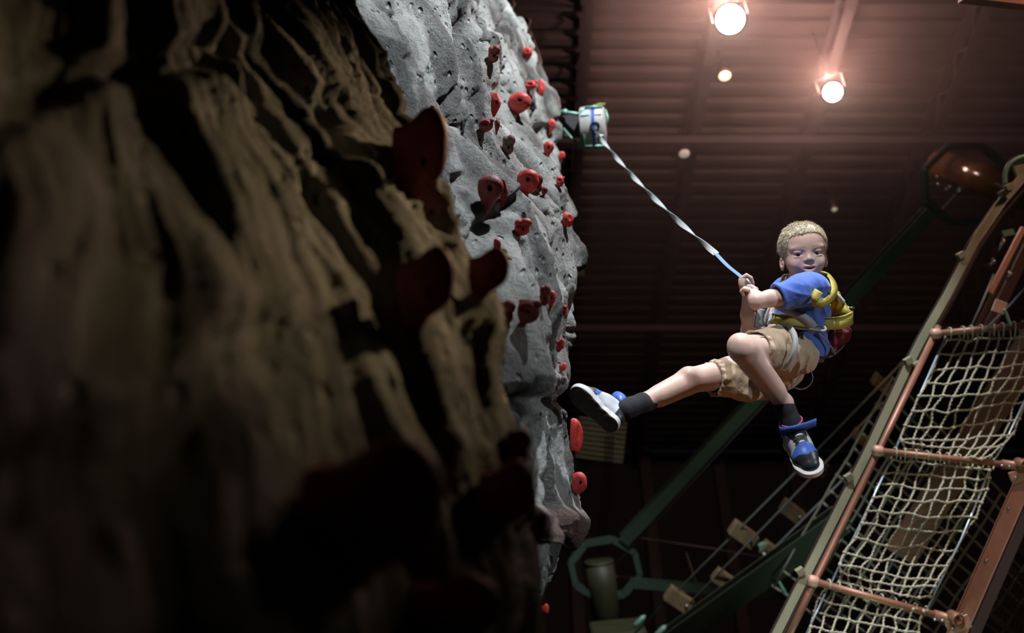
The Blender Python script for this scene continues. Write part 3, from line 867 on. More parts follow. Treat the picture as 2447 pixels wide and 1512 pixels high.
# tall column at the net's edge
t = thing('support_column', W(1868, 1530, zs(1530)), 'tall green-grey steel column running up beside the rope nets', 'column')
mb = MB(); mb2 = MB()
cl = [(1840, 1545), (1939, 1348), (2075, 1078), (2167, 881), (2202, 812), (2266, 700), (2332, 570), (2395, 478), (2470, 392)]
cp = [P(x, y, zs(y) + .05) for x, y in cl]
for i in range(len(cp) - 1):
    a, b = cp[i], cp[i + 1]; d = (b - a) / np.linalg.norm(b - a); side = np.array([d[1], -d[0], 0]); side /= np.linalg.norm(side)
    mb.box(c2w((a + b) / 2), c2d((b - a) / 2 * 1.004), c2d(side * .020), c2d((0, 0, .004)))
    mb2.box(c2w((a + b) / 2 + side * .030 + np.array([0, 0, .055])), c2d((b - a) / 2), c2d(side * .004), c2d((0, 0, .055)))
    mb2.box(c2w((a + b) / 2 + side * .050 + np.array([0, 0, .11])), c2d((b - a) / 2), c2d(side * .040), c2d((0, 0, .004)))
mb.build('front_flange', M_OLIVE, t); mb2.build('web', mat('dark_brown_web', (0.05, 0.028, 0.02), .6), t)
mb = MB()
for (x, y) in ((2191, 872), (2170, 862), (2296, 610), (2396, 462), (2410, 447), (1912, 1365), (2028, 1140)):
    mb.box(W(x, y, zs(y) + .04), c2d((.016, .010, 0)), c2d((-.008, .014, 0)), c2d((0, 0, .02)))
mb.build('mounting_clips', M_OLIVE, t)
# copper side pipe
def pipe(name, pts, r, m, label, cat, grp=None, ends=True):
    t = thing(name, pts[0], label, cat, grp)
    MB().tube(pts, r, 16).build('pipe', m, t, True)
    mb = MB()
    for k in (0, -1):
        p = pts[k]; d = pts[1] - pts[0] if k == 0 else pts[-1] - pts[-2]; d = d / np.linalg.norm(d)
        if ends: mb.disc_stack(p - d * .03, d, [(0, r * 1.3), (.02, r * 1.42), (.04, r * 1.42), (.06, r * 1.3)], 16)
    if ends: mb.build('clamp_collar', m, t, True)
    return t
pipe('side_pipe', [W(1872, 1545, zs(1545)), W(1945, 1394, zs(1394)), W(2098, 1080, zs(1080)), W(2243, 780, zs(780))], .0165, M_COPP, 'long slanting copper pipe between the column and the rope nets', 'pipe', ends=False)
RUNG = [((2236, 797), (2475, 774)), ((2098, 1077), (2442, 1114)), ((1943, 1388), (2282, 1482))]
RL = ['copper cross pipe at the top of the nets, greenish towards the frame edge', 'copper cross pipe between the two full rope net panels', 'copper cross pipe above the cut-off bottom rope net']
for (a, b), lb in zip(RUNG, RL):
    t = thing('cross_pipe', W(*a, zs(a[1]) - .02), lb, 'pipe', 'copper pipes carrying the nets')
    pa, pb = W(*a, zs(a[1]) - .02), W(*b, zs(b[1]) - .02); d = (pb - pa) / np.linalg.norm(pb - pa)
    MB().tube([pa, pb], .0175, 16).build('pipe', M_COPP, t, True)
    MB().disc_stack(pa - d * .025, d, [(0, .022), (.01, .028), (.04, .028), (.05, .022)], 14).build('clamp_collar', M_COPP2, t, True)
    if b[0] < 2447:
        MB().disc_stack(pb - d * .10, d, [(0, .024), (.10, .024), (.12, .031), (.135, .031), (.135, .018), (.02, .018)], 18).build('socket', M_COPP, t, True)
        e = W(b[0] + 6, b[1] - 2, zs(b[1]) - .06)
        MB().disc_stack(e, c2d((0.25, -.1, -1)), [(-.05, .030), (.0, .032), (.008, .030), (.008, .020), (-.03, .018)], 20).build('open_pipe_end', M_COPP, t, True)
        for k, (dx, dy) in enumerate(((-48, -2), (-30, 0), (14, -12))):
            MB().ball(W(b[0] + dx, b[1] + dy, zs(b[1]) - .05), .007, 6).build('set_screw', M_ZINC, t, True)
# angle post with bolts
t = thing('angle_post', W(2300, 1512, zs(1512)), 'copper painted steel angle post with bolts in one face', 'post')
A0, A1 = P(2268, 1500, zs(1500) - .03), P(2452, 1085, zs(1085) - .03)
d = (A1 - A0) / np.linalg.norm(A1 - A0); side = np.cross(d, (0, 0, -1)); side /= np.linalg.norm(side)
if side[0] < 0: side = -side
A0 = A0 - d * .15; A1 = A1 + d * 0.0
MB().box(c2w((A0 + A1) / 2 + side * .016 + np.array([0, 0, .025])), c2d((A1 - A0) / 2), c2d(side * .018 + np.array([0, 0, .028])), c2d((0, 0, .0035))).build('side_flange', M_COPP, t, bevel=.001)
MB().box(c2w((A0 + A1) / 2 + side * .076 + np.array([0, 0, .052])), c2d((A1 - A0) / 2), c2d(side * .042), c2d((0, 0, .004))).build('front_flange', M_COPP2, t, bevel=.001)  # lit face: its brightness is put into a lighter copper than the side
MB().box(c2w((A0 + A1) / 2 + side * .150 + np.array([0, 0, .10])), c2d((A1 - A0) / 2), c2d(side * .034), c2d((0, 0, .045))).build('backing_channel', mat('dark_brown_channel', (0.05, 0.03, 0.026), .6), t)
for (x, y) in ((2411, 1213), (2357, 1338), (2298, 1467)):
    MB().ball(W(x, y, zs(y) + .012), .0095, 8).build('bolt', M_ZINC, t, True)
for (x, y, an) in ((2440, 1135, .3), (2290, 1492, .3)):
    q = P(x, y, zs(y) - .02)
    mb = MB(); mb.box(c2w(q), c2d((.055, .02, 0)), c2d((-.012, .032, 0)), c2d((0, 0, .004))); o = mb.build('bracket_plate', M_COPP2, t, bevel=.006)
    MB().ball(c2w(q + np.array([-.03, -.012, -.008])), .009, 7).build('bolt', M_ZINC, t, True)
# nets
rn = np.random.RandomState(5)
def net(name, L, Rr, nu, nv, zoff, rad, m, label, hang, grp, knots=True, wob=4.2, loops=True, cable=None):
    """L, Rr: edge polylines (px) from top to bottom; hang: the rung it is lashed to"""
    def edge(E, q):
        k = np.linspace(0, 1, len(E)); return np.array([np.interp(q, k, [e[0] for e in E]), np.interp(q, k, [e[1] for e in E])])
    G = np.zeros((nv + 1, nu + 1, 3))
    for j in range(nv + 1):
        a, b = edge(L, j / nv), edge(Rr, j / nv)
        for i in range(nu + 1):
            u = i / nu; p = a + (b - a) * u; p = p + rn.randn(2) * wob * .6 + np.array([0, 9 * math.sin(math.pi * u) * (0.3 + .7 * (j / nv))])
            z = zs(p[1]) + zoff + .03 * math.sin(u * 5 + j * .7) + .02 * math.sin(j * 1.3)
            G[j, i] = P(p[0], p[1], z)
    t = thing(name, c2w(G[0, 0]), label, 'rope net', grp)
    mb = MB()
    def strand(pts):
        pts = np.array(spline(pts, 4)); L = np.concatenate([[0], np.cumsum(np.linalg.norm(np.diff(pts, axis=0), axis=1))])
        n = max(8, int(L[-1] / .0056)); q = np.linspace(0, L[-1], n); ph = rn.rand() * 6
        pp_ = np.stack([np.interp(q, L, pts[:, j]) for j in range(3)], 1)
        T_ = np.gradient(pp_, axis=0); T_ /= np.linalg.norm(T_, axis=1, keepdims=True) + 1e-12
        s1 = np.cross(T_, (0, 0, 1.0)); s1 /= np.linalg.norm(s1, axis=1, keepdims=True); k_ = np.arange(n) * 1.75 + ph
        sway = np.sin(q * 55 + ph)[:, None] * .0016
        pp_ = pp_ + s1 * (np.cos(k_)[:, None] * rad * .26 + sway) + np.array([0, 0, 1.0]) * np.sin(k_)[:, None] * rad * .26
        mb.tube([c2w(p) for p in pp_], list(rad * (.88 + .12 * np.cos(2 * k_))), 6)
    for j in range(nv + 1): strand([G[j, i] for i in range(nu + 1)])
    for i in range(nu + 1): strand([G[j, i] for j in range(nv + 1)])
    if knots:
        for j in range(nv + 1):
            for i in range(nu + 1):
                mb.ball(c2w(G[j, i] + np.array([0, 0, -rad * .5])), rad * (1.75 + .3 * rn.rand()), 4, (1, .9, .9))
    mb.build('netting', m, t, True)
    if loops and hang:
        (a, b) = hang; mb = MB()
        for k in range(nu + 1):
            g = w2c(c2w(G[0, k])); fr = (g[0] / g[2] * FPX + W_ / 2 - a[0]) / (b[0] - a[0])
            r0 = P(a[0] + (b[0] - a[0]) * fr, a[1] + (b[1] - a[1]) * fr, zs(a[1]) - .02)
            pts = [g, r0 + np.array([.008, -.015, .022]), r0 + np.array([.012, .020, .012]), r0 + np.array([.016, .022, -.012]), r0 + np.array([.012, -.006, -.026]), g + np.array([.014, .006, -.012])]
            mb.tube([c2w(p) for p in spline(pts, 3)], rad * .75, 6)
        mb.build('lashing_rope', m, t, True)
    if cable:
        mb = MB()
        for E in cable: mb.tube([W(x, y, zs(y) + zoff + .015) for x, y in E], .0055, 8)
        mb.build('edge_cable', M_CAB, t, True)
    return t
GN = 'rope nets hung between the copper pipes'
net('rope_net', [(2262, 812), (2225, 890), (2190, 965), (2150, 1045), (2160, 1072)], [(2520, 800), (2500, 870), (2462, 940), (2425, 1030), (2368, 1092)], 10, 9, 0, .0058, M_ROPE, 'knotted tan rope net panel between the upper two copper cross pipes', RUNG[0], GN, cable=[[(2262, 800), (2150, 1050), (2137, 1080)], [(2462, 930), (2400, 1060), (2362, 1122)]])
net('rope_net', [(2128, 1098), (2094, 1170), (2062, 1250), (2012, 1335), (2004, 1386)], [(2366, 1122), (2356, 1180), (2308, 1272), (2250, 1375), (2222, 1425)], 9, 10, 0, .0058, M_ROPE, 'knotted tan rope net panel between the lower two copper cross pipes', RUNG[1], GN, cable=[[(2135, 1085), (2062, 1240), (1986, 1392)], [(2366, 1122), (2296, 1290), (2212, 1462)]])
net('rope_net', [(1972, 1402), (1945, 1460), (1925, 1530), (1900, 1590)], [(2206, 1462), (2192, 1510), (2168, 1570), (2130, 1650)], 9, 6, 0, .0058, M_ROPE, 'cut-off tan rope net panel hanging under the lowest copper cross pipe', RUNG[2], GN, cable=[[(1980, 1400), (1920, 1530)]])
# dim net and steelwork behind
def lattice(name, corners, n1, n2, z0, rad, m, label):
    c0, c1, c2_, c3 = [np.array(c, float) for c in corners]
    t = thing(name, W(*corners[3], z0), label, 'rope net'); mb = MB()
    f = lambda u, v_: (c0 * (1 - u) + c1 * u) * (1 - v_) + (c3 * (1 - u) + c2_ * u) * v_
    for i in range(n1 + 1):
        pts = [f(i / n1, q) + rn.randn(2) * 2 for q in np.linspace(0, 1, 9)]
        mb.tube([W(p[0], p[1], z0 + .25 * k / 9) for k, p in enumerate(pts)], rad, 6)
    for j in range(n2 + 1):
        pts = [f(q, j / n2) + rn.randn(2) * 2 for q in np.linspace(0, 1, 9)]
        mb.tube([W(p[0], p[1], z0 + .03 + .25 * j / n2) for p in pts], rad, 6)
    return mb.build('netting', m, t, True)
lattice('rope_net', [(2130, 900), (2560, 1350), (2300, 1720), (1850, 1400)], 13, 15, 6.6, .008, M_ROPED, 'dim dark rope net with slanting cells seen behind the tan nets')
t = thing('timber_beam', W(2170, 1250, 6.2), 'brown beam crossing behind the upper tan rope net', 'beam')
MB().bar(W(2480, 800, 6.3), W(2150, 1330, 6.3), .14, .16, c2d((0, 0, 1))).build('beam_body', M_WOOD, t)
# inner tower steel seen above the nets
def simple(name, mb, m, label, cat, grp=None, smooth=False, **kw):
    o = mb.build(name, m, None, smooth, **kw); return tag(o, label, cat, grp)
mb = MB(); ibeam(mb, W(2345, 800, 5.6), W(2470, 540, 6.0), .06, .10, c2d((0, 0, 1))); simple('inner_beam', mb, mat('dark_brown_beam', (0.06, 0.03, 0.022), .6), 'dark brown beam climbing past the green plate above the nets', 'beam')
mb = MB(); mb.bar(W(2365, 700, 5.55), W(2445, 545, 5.7), .028, .02, c2d((0, 0, 1))); simple('inner_post', mb, M_COPP2, 'short reddish post leaning under the green plate above the nets', 'post')
simple('wall_plate', MB().box(W(2408, 556, 5.5), c2d((.032, .006, 0)), c2d((-.006, .016, 0)), c2d((0, 0, .01))), M_GRN, 'small pale green plate above the nets beside the reddish post', 'plate')
for (x0, y0, x1, y1, lb) in ((2395, 570, 2385, 600, 'upper grey metal shackle clipped under the pale green plate'), (2372, 620, 2362, 635, 'middle grey metal shackle near the reddish post'), (2412, 650, 2404, 668, 'lower grey metal shackle on the cable to the square tag')):
    mb = MB(); mb.tube([W(x0, y0, 5.45), W(x0 + 4, y0 + 4, 5.43), W(x1, y1, 5.45)], .012, 8); simple('shackle', mb, M_ZINC, lb, 'shackle', smooth=True)
# square tag on cable with hook
t = thing('hanging_tag', W(2388, 733, 5.0), 'small orange square tag on a diagonal cable above the top net pipe', 'tag')
MB().box(W(2388, 733, 5.0), c2d((.030, -.012, 0)), c2d((.012, .030, 0)), c2d((0, 0, .006))).build('plate', M_COPP2, t, bevel=.003)
MB().tube(spline([W(2398, 738, 4.98), W(2405, 750, 4.98), W(2410, 765, 4.98), W(2416, 778, 4.98)], 3), .008, 8).build('hook', M_GRN, t, True)
for (x0, y0, z0, x1, y1, z1_, lb) in (
    (2352, 790, 5.1, 2480, 655, 5.1, 'thin cable carrying the small orange square tag'),
    (2312, 800, 5.3, 2375, 655, 5.3, 'thin cable running down to the top net pipe beside the column'),
    (2305, 442, 7.9, 1460, 1360, 8.6, 'long thin cable stretched between the upper and lower octagonal nodes')):
    simple('wire_cable', MB().tube([W(x0, y0, z0), W((x0 + x1) / 2, (y0 + y1) / 2 + 4, (z0 + z1_) / 2), W(x1, y1, z1_)], .007, 8), M_WIRE, lb, 'cable', 'wire cables of the ropes course', True)
# hoop at the column head
t = thing('pipe_hoop', W(2430, 420, 5.0), 'bent green pipe hoop on the top of the column', 'hoop')
MB().tube(spline([P(2402, 440, 5.35), P(2402, 415, 5.35), P(2412, 392, 5.35), P(2432, 378, 5.35), P(2460, 370, 5.35)], 6), .013, 10)
mb = MB(); mb.tube([c2w(p) for p in spline([P(2402, 440, 5.35), P(2402, 415, 5.35), P(2412, 392, 5.35), P(2432, 378, 5.35), P(2460, 370, 5.35)], 6)], .013, 10); mb.build('hoop_pipe', M_GRN, t, True)
MB().box(W(2442, 400, 5.38), c2d((.04, .02, 0)), c2d((-.01, .03, 0)), c2d((0, 0, .01))).build('gusset', M_OLIVE, t)
# green node rings and beams
def ring(name, cx, cy, rx, ry, z, w, label, a0=0.2, open_=None):
    P_ = [P(cx + rx * math.cos(a0 + k * math.pi / 4), cy + ry * math.sin(a0 + k * math.pi / 4), z) for k in range(8)]
    mb = MB()
    for k in range(8):
        if open_ and k in open_: continue
        a, b = P_[k], P_[(k + 1) % 8]
        ibeam(mb, c2w(a), c2w(b), w, w * 1.4, c2d((0, 0, 1)))
    return simple(name, mb, M_GREENP, label, 'steel node')
ring('octagonal_node', 1446, 1358, 84, 72, 8.6, .05, 'dark green octagonal steel node around the olive post low by the rock')
ring('octagonal_node', 2308, 440, 106, 98, 7.9, .045, 'dark green octagonal steel node around the brown log high above the column', a0=0.35)
mb = MB(); ibeam(mb, W(2222, 505, 7.9), W(1490, 1290, 8.6), .10, .12, c2d((0, 0, 1)), .012); simple('diagonal_beam', mb, M_GREENP, 'long dark green diagonal beam passing behind the child', 'beam')
mb = MB(); ibeam(mb, W(1510, 1392, 8.6), W(1940, 1425, 8.9), .07, .10, c2d((0, 0, 1))); simple('level_beam', mb, M_GREENP, 'faint dark green beam leading level away from the lower octagonal node', 'beam')
mb = MB(); ibeam(mb, W(1500, 1600, 8.0), W(2010, 1240, 6.6), .17, .10, c2d((0, 0, 1))); simple('diagonal_beam', mb, mat('green_grey_dimmed', (0.10, 0.115, 0.085), .6), 'wide grey-green diagonal beam ending behind the foot of the column', 'beam')  # column's green-grey darkened: the dim light here is put into the colour
M_OLY = mat('olive_yellow_post', (0.040, 0.042, 0.018), .55, var=.2, vscale=8)
M_LOG = mat('varnished_log', (0.11, 0.055, 0.018), .16, var=.3, vscale=6)
t = thing('round_post', W(1450, 1540, 8.6), 'olive round post rising into the lower octagonal node', 'post')
MB().tube([W(1456, 1545, 8.6), W(1440, 1400, 8.6), W(1432, 1345, 8.6)], .125, 24).build('shaft', M_OLY, t, True)
MB().disc_stack(W(1432, 1345, 8.6), c2d((-.1, 1, 0)), [(0, .125), (.008, .13), (.02, .13), (.026, .11)], 24).build('cap', M_OLY, t, True)
t = thing('round_log', W(2420, 450, 7.6), 'varnished brown log with a glossy streak inside the upper octagonal node', 'log')
MB().tube([W(2246, 392, 8.2), W(2448, 462, 7.0)], .115, 24).build('shaft', M_LOG, t, True)
for (x, y) in ((2240, 422), (2243, 440), (2262, 452), (2270, 447)): MB().ball(W(x, y, 7.7), .012, 6).build('bolt_head', M_ZINC, t, True)
simple('cable_end', MB().tube([W(2288, 458, 7.85), W(2306, 436, 7.85)], .02, 8), M_ZINC, 'grey cable end fitting under the varnished log', 'fitting', smooth=True)
# wire bridges with timber footholds
CAB = [((2240, 780), 7.0, (1500, 1530), 7.8), ((2110, 960), 7.0, (1560, 1530), 7.8), ((2075, 1085), 6.9, (1620, 1530), 7.6), ((2300, 620), 7.4, (1850, 1120), 7.4)]
LB = ['upper thin wire rope of the foothold bridge', 'middle thin wire rope of the foothold bridge', 'lower thin wire rope of the foothold bridge']
for (a, za, b, zb), lb in zip(CAB[:3], LB):
    simple('wire_rope', MB().tube([W(*a, za), W((a[0] + b[0]) / 2, (a[1] + b[1]) / 2 + 5, (za + zb) / 2), W(*b, zb)], .0075, 8), M_WIRE, lb + ' slanting behind the child', 'cable', 'wire ropes of the foothold bridge', True)
BL = [(2110, 920, 62, 30, 36, 'timber foothold touching the column, topmost on the wire bridge'), (2058, 1046, 50, 26, 36, 'timber foothold half hidden by the column halfway up the bridge'),
      (1955, 1112, 50, 34, 36, 'timber foothold just under the hanging shoe'), (1893, 1222, 62, 34, 36, 'timber foothold between the hanging shoe and the rope nets'),
      (1776, 1276, 72, 36, 36, 'long timber foothold next to the green-tipped hanging one'), (1732, 1386, 64, 34, 36, 'timber foothold low in the middle of the wire bridge'),
      (1622, 1432, 70, 36, 36, 'lowest timber foothold on the wire bridge'), (1858, 1330, 96, 34, 36, 'longest timber foothold with a pale green cap and cord')]
for (x, y, L_, w_, an, lb) in BL:
    z = 7.25 + (y - 900) * .0008
    a = math.radians(an); dx = np.array([math.cos(a), -math.sin(a), .25]); dy = np.array([math.sin(a), math.cos(a), 0.1]); s = z / FPX
    t = thing('timber_foothold', W(x, y, z), lb, 'foothold', 'timber footholds of the wire bridge')
    MB().box(W(x, y, z), c2d(dx * L_ * s / 2), c2d(dy * w_ * s / 2), c2d(np.array([0, .3, 1]) * .035)).build('block', M_WOODL, t, bevel=.008)
    MB().ball(W(x, y, z) + c2d(dx * L_ * s * .3 + np.array([0, 0, -.05])), .012, 6).build('bolt', M_ZINC, t, True)
    if L_ == 96:
        MB().box(W(1823, 1306, z - .02), c2d((.035, .012, 0)), c2d((-.01, .03, 0)), c2d((0, 0, .03))).build('cap', M_GRN, t, bevel=.006)
        MB().tube([W(1824, 1320, 7.3), W(1836, 1345, 7.3), W(1870, 1405, 7.2), W(1892, 1440, 7.2)], .011, 8).build('cord', M_GRN, t, True)
for (pts, lb) in (([(1528, 1285), (1700, 1310), (1900, 1345)], 'faint cable crossing above the foothold bridge foot'), ([(1460, 1375), (1650, 1395), (1860, 1425)], 'faint cable leading off the olive post'), ([(1640, 1320), (1672, 1420), (1700, 1530)], 'faint cable hanging below the bridge foot')):
    simple('wire_cable', MB().tube([W(x, y, 8.9) for x, y in pts], .006, 6), M_WIRE, lb, 'cable', 'faint cables in the dark', True)
for (x, y, lb) in ((1528, 1484, 'pale turnbuckle at the foot of the bridge wires'), (1578, 1508, 'second pale turnbuckle low on the bridge wires')):
    t = thing('turnbuckle', W(x, y, 7.6), lb, 'turnbuckle'); MB().tube([W(x - 14, y + 14, 7.6), W(x - 8, y + 8, 7.6), W(x + 8, y - 8, 7.6), W(x + 14, y - 14, 7.6)], [.008, .022, .022, .008], 8).build('body', M_GRN, t, True)
simple('platform_edge', MB().box(W(1480, 1522, 8.0), c2d((.22, .02, 0)), c2d((-.02, .09, 0)), c2d((0, 0, .2))), M_OLY, 'olive platform corner at the bottom beside the round post', 'platform', bevel=.03)
# wire mesh treads low behind the angle post
M_TREAD = mat('dark_wire_mesh', (0.085, 0.055, 0.045), .5, .5)
def tread(cx, cy, z, L_, H_2, an, label):
    t = thing('mesh_tread', W(cx, cy, z), label, 'stair tread', 'wire mesh treads behind the angle post'); a = math.radians(an); u = np.array([math.cos(a), -math.sin(a), .1]); w_ = np.array([math.sin(a), math.cos(a), .5]); c = P(cx, cy, z)
    mb = MB(); n1, n2 = 16, 13
    for i in range(n1 + 1):
        q = (i / n1 - .5) * L_; mb.tube([c2w(c + u * q - w_ * H_2 / 2), c2w(c + u * q + w_ * H_2 / 2)], .0035, 4, False)
    for j in range(n2 + 1):
        q = (j / n2 - .5) * H_2; mb.tube([c2w(c + u * L_ / 2 + w_ * q), c2w(c - u * L_ / 2 + w_ * q)], .0035, 4, False)
    mb.build('wire_mesh', M_TREAD, t)
    mb = MB(); p4 = [c + u * sx * L_ / 2 + w_ * sy * H_2 / 2 for sx, sy in ((-1, -1), (1, -1), (1, 1), (-1, 1))]
    for k in range(4): mb.bar(c2w(p4[k]), c2w(p4[(k + 1) % 4]), .03, .012, c2d((0, 0, 1)))
    mb.build('tread_frame', M_TREAD, t)
tread(2462, 1275, 6.2, .34, .26, 40, 'upper dark wire mesh tread behind the angle post'); tread(2432, 1445, 6.1, .52, .32, 38, 'lower dark wire mesh tread behind the angle post')
simple('roof_timber', MB().bar(W(2300, -12, 4.4), W(4200, 200, 4.4), .05, .08, c2d((0, 0, 1))), M_COPP2, 'orange-brown timber edge cutting the top corner above the log', 'timber')
simple('wall_box', MB().box(W(1387, 643, 7.8), c2d((.03, 0, 0)), c2d((0, .05, 0)), c2d((0, 0, .03))), M_OLIVE, 'small dim grey-green box behind the bulging rock rim', 'box', bevel=.005)
# ------------------------------------------------------------------ the child on the strap
def skin_mat():
    m = mat('skin', (0.58, 0.395, 0.325), 0.5, bump=.08, bscale=220, var=.06, vscale=18, spec=.4, sss=.12)
    nt = m.node_tree; b = nt.nodes['Principled BSDF']
    at = nt.nodes.new('ShaderNodeAttribute'); at.attribute_name = 'lip'
    mx = nt.nodes.new('ShaderNodeMix'); mx.data_type = 'RGBA'
    src = b.inputs['Base Color'].links[0].from_socket
    nt.links.new(at.outputs['Fac'], mx.inputs['Factor']); nt.links.new(src, mx.inputs['A']); mx.inputs['B'].default_value = (0.42, 0.18, 0.16, 1)
    at2 = nt.nodes.new('ShaderNodeAttribute'); at2.attribute_name = 'brow'
    mx2 = nt.nodes.new('ShaderNodeMix'); mx2.data_type = 'RGBA'
    nt.links.new(at2.outputs['Fac'], mx2.inputs['Factor']); nt.links.new(mx.outputs['Result'], mx2.inputs['A']); mx2.inputs['B'].default_value = (0.30, 0.19, 0.12, 1)
    nt.links.new(mx2.outputs['Result'], b.inputs['Base Color'])
    return m
M_SKIN = skin_mat()
M_HAIR = mat('blond_hair', (0.58, 0.49, 0.34), 0.5, var=.3, vscale=120, stretch=(3, 3, .6), bump=.4, bscale=160)
M_SHIRT = mat('blue_cotton', (0.05, 0.12, 0.46), 0.85, bump=.6, bscale=17, detail=3, stretch=(1.3, 1.3, .6), sheen=.3, var=.08, vscale=14)
M_KHAKI = mat('khaki_cotton', (0.44, 0.33, 0.21), 0.85, bump=.55, bscale=24, detail=3, stretch=(1.7, 1.7, .5), var=.10, vscale=20, sheen=.2)
M_SOCK = mat('black_sock_knit', (0.012, 0.012, 0.015), 0.9, bump=.6, bscale=240)
M_WHITE = mat('eye_white', (0.26, 0.23, 0.22), 0.3); M_IRIS = mat('dark_iris', (0.025, 0.018, 0.014), 0.15)
M_MOUTH = mat('mouth_inside', (0.10, 0.02, 0.02), .5); M_TOOTH = mat('tooth_enamel', (0.72, 0.69, 0.62), .3)
zb = 3.45
def Q(px, py, z=zb): return P(px, py, z)
HO = Q(1920, 606, 3.44)           # between the eyes, on the head's middle
ra = math.radians(5); tilt = math.radians(2)
hx = np.array([math.cos(ra), math.sin(ra), 0.0]); hf0 = np.array([0, 0, -1.0]); hy0 = np.array([-math.sin(ra), math.cos(ra), 0])
ya = math.radians(-4)
hf1 = hf0 * math.cos(tilt) - hy0 * math.sin(tilt); hy = hy0 * math.cos(tilt) + hf0 * math.sin(tilt)
hf = hf1 * math.cos(ya) + hx * math.sin(ya); hx = hx * math.cos(ya) - hf1 * math.sin(ya)
HR = np.stack([hx, hy, hf])
HS = 1.02
def hd(x, y, f): return HO + (hx * x + hy * y + hf * f) * 0.001 * HS
def he(F, c, r, k=.006, op='add'): F.ell(hd(*c), np.array(r) * .001 * HS, k, op, HR)
def hc(F, a, b, ra_, rb_, k=.005, op='add'): F.cone(hd(*a), hd(*b), ra_ * .001 * HS, rb_ * .001 * HS, k, op)

# ---- joints
J = dict(
 nsh=Q(1936, 694, 3.335), nel=Q(1808, 719, 3.27), nwr=Q(1799, 706, 3.31),
 fsh=Q(1872, 700, 3.60), fel=Q(1789, 792, 3.52), fwr=Q(1786, 690, 3.47),
 nhip=Q(1895, 845, 3.44), nkn=Q(1775, 834, 3.17), nan=Q(1873, 962, 3.28),
 fhip=Q(1868, 868, 3.55), fkn=Q(1652, 908, 3.40), fan=Q(1535, 962, 3.27))
def axis_steps(lo, hi, flo, fhi, c=.0044, f=.0020):
    out = [lo]
    while out[-1] < hi: out.append(out[-1] + (f if flo < out[-1] < fhi else c))
    return np.array(out)
hl, hh = HO - np.array([.10, .105, .10]), HO + np.array([.10, .115, .10])
bl = [Q(1490, 0, 3.2)[0], Q(0, 1050, 3.3)[1], 3.02]; bh = [HO[0] + .13, HO[1] + .125, 3.70]
F = Field(axis_steps(bl[0], bh[0], .755, hh[0]), axis_steps(bl[1], bh[1], .058, hh[1]), axis_steps(bl[2], bh[2], 3.265, HO[2] + .02))
# trunk
F.chain([Q(1920, 688, 3.50), Q(1908, 760, 3.50), Q(1888, 838, 3.49)], [.066, .066, .074], .03)
F.cone(J['nsh'], J['fsh'], .034, .034, .03)
# near arm
F.cone(Q(1925, 705, 3.47), J['nsh'], .05, .032, .02)
F.chain([J['nsh'], Q(1880, 708, 3.30), Q(1840, 713, 3.28), J['nel']], [.030, .0295, .027, .0262], .014)
F.chain([J['nel'], Q(1803, 713, 3.32), J['nwr']], [.0245, .022, .0175], .012)
# far arm
F.chain([J['fsh'], Q(1830, 760, 3.57), J['fel']], [.033, .029, .0265], .014)
F.chain([J['fel'], Q(1787, 752, 3.50), J['fwr']], [.0255, .0245, .0165], .012)
# near leg
F.chain([J['nhip'], Q(1830, 838, 3.30), J['nkn']], [.068, .056, .045], .02)
F.ell(Q(1765, 822, 3.165), (.033, .034, .034), .02)
F.chain([J['nkn'], J['nan'], Q(1888, 1003, 3.28)], [.042, .029, .028], .015)
F.cone(Q(1794, 858, 3.20), Q(1848, 928, 3.262), .0385, .033, .02)
# far leg
F.chain([J['fhip'], Q(1745, 892, 3.47), J['fkn']], [.07, .056, .043], .02)
F.ell(Q(1645, 896, 3.375), (.032, .030, .034), .018)
F.chain([J['fkn'], J['fan'], Q(1508, 972, 3.25)], [.040, .0285, .028], .015)
F.cone(Q(1632, 919, 3.385), Q(1575, 948, 3.32), .0395, .033, .02)
# head
he(F, (0, 24, -6), (70, 76, 84), .01)
he(F, (0, 36, 32), (60, 46, 40), .02); he(F, (0, -24, 18), (64, 60, 54), .02)
he(F, (0, -74, 44), (24, 16, 18), .018); he(F, (32, -28, 42), (26, 24, 24), .014); he(F, (-32, -28, 42), (26, 24, 24), .014)
for s in (-1, 1):
    he(F, (28 * s, 19, 57), (26, 8, 14), .012)
    he(F, (30 * s, 0, 82), (19, 11, 13), .008, 'sub')
    he(F, (30 * s, 6.5, 57.5), (18, 7.2, 15.5), .003); he(F, (30 * s, -9.4, 56.5), (18, 6.0, 14.5), .003)
    he(F, (30 * s, -1.6, 62), (13.0, 1.6, 16), .001, 'sub')
    he(F, (11 * s, -22, 72), (6.5, 6.5, 9), .004)
    he(F, (72 * s, -28, -8), (8.5, 24, 16), .004); he(F, (78 * s, -25, 3), (6, 14, 9), .003, 'sub'); he(F, (70 * s, -26, 0), (5, 7, 8), .003)
    he(F, (36 * s, -32, 56), (15, 14, 9), .012)
hc(F, (0, 10, 62), (0, -13, 75), 6, 8, .009); he(F, (0, -18, 79), (9.5, 8.5, 9), .005)
for s in (-1, 1): he(F, (6 * s, -27, 79), (3.4, 3.2, 6), .002, 'sub')
he(F, (0, -46, 58), (30, 20, 15), .01)
he(F, (2, -49, 78), (20, 5.4, 16), .003, 'sub')
F.chain([hd(-23, -49, 60), hd(-11, -41.5, 71), hd(0, -42.5, 74), hd(11, -41.5, 71), hd(24, -47, 60)], [.003, .0046, .0046, .0046, .003], .0035)
F.chain([hd(-22, -51, 61), hd(-10, -58, 69), hd(0, -60, 71), hd(10, -58, 69), hd(23, -49, 61)], [.003, .0052, .0058, .0052, .003], .0035)
F.cone(hd(0, -45, -14), Q(1914, 690, 3.50), .044, .048, .02)
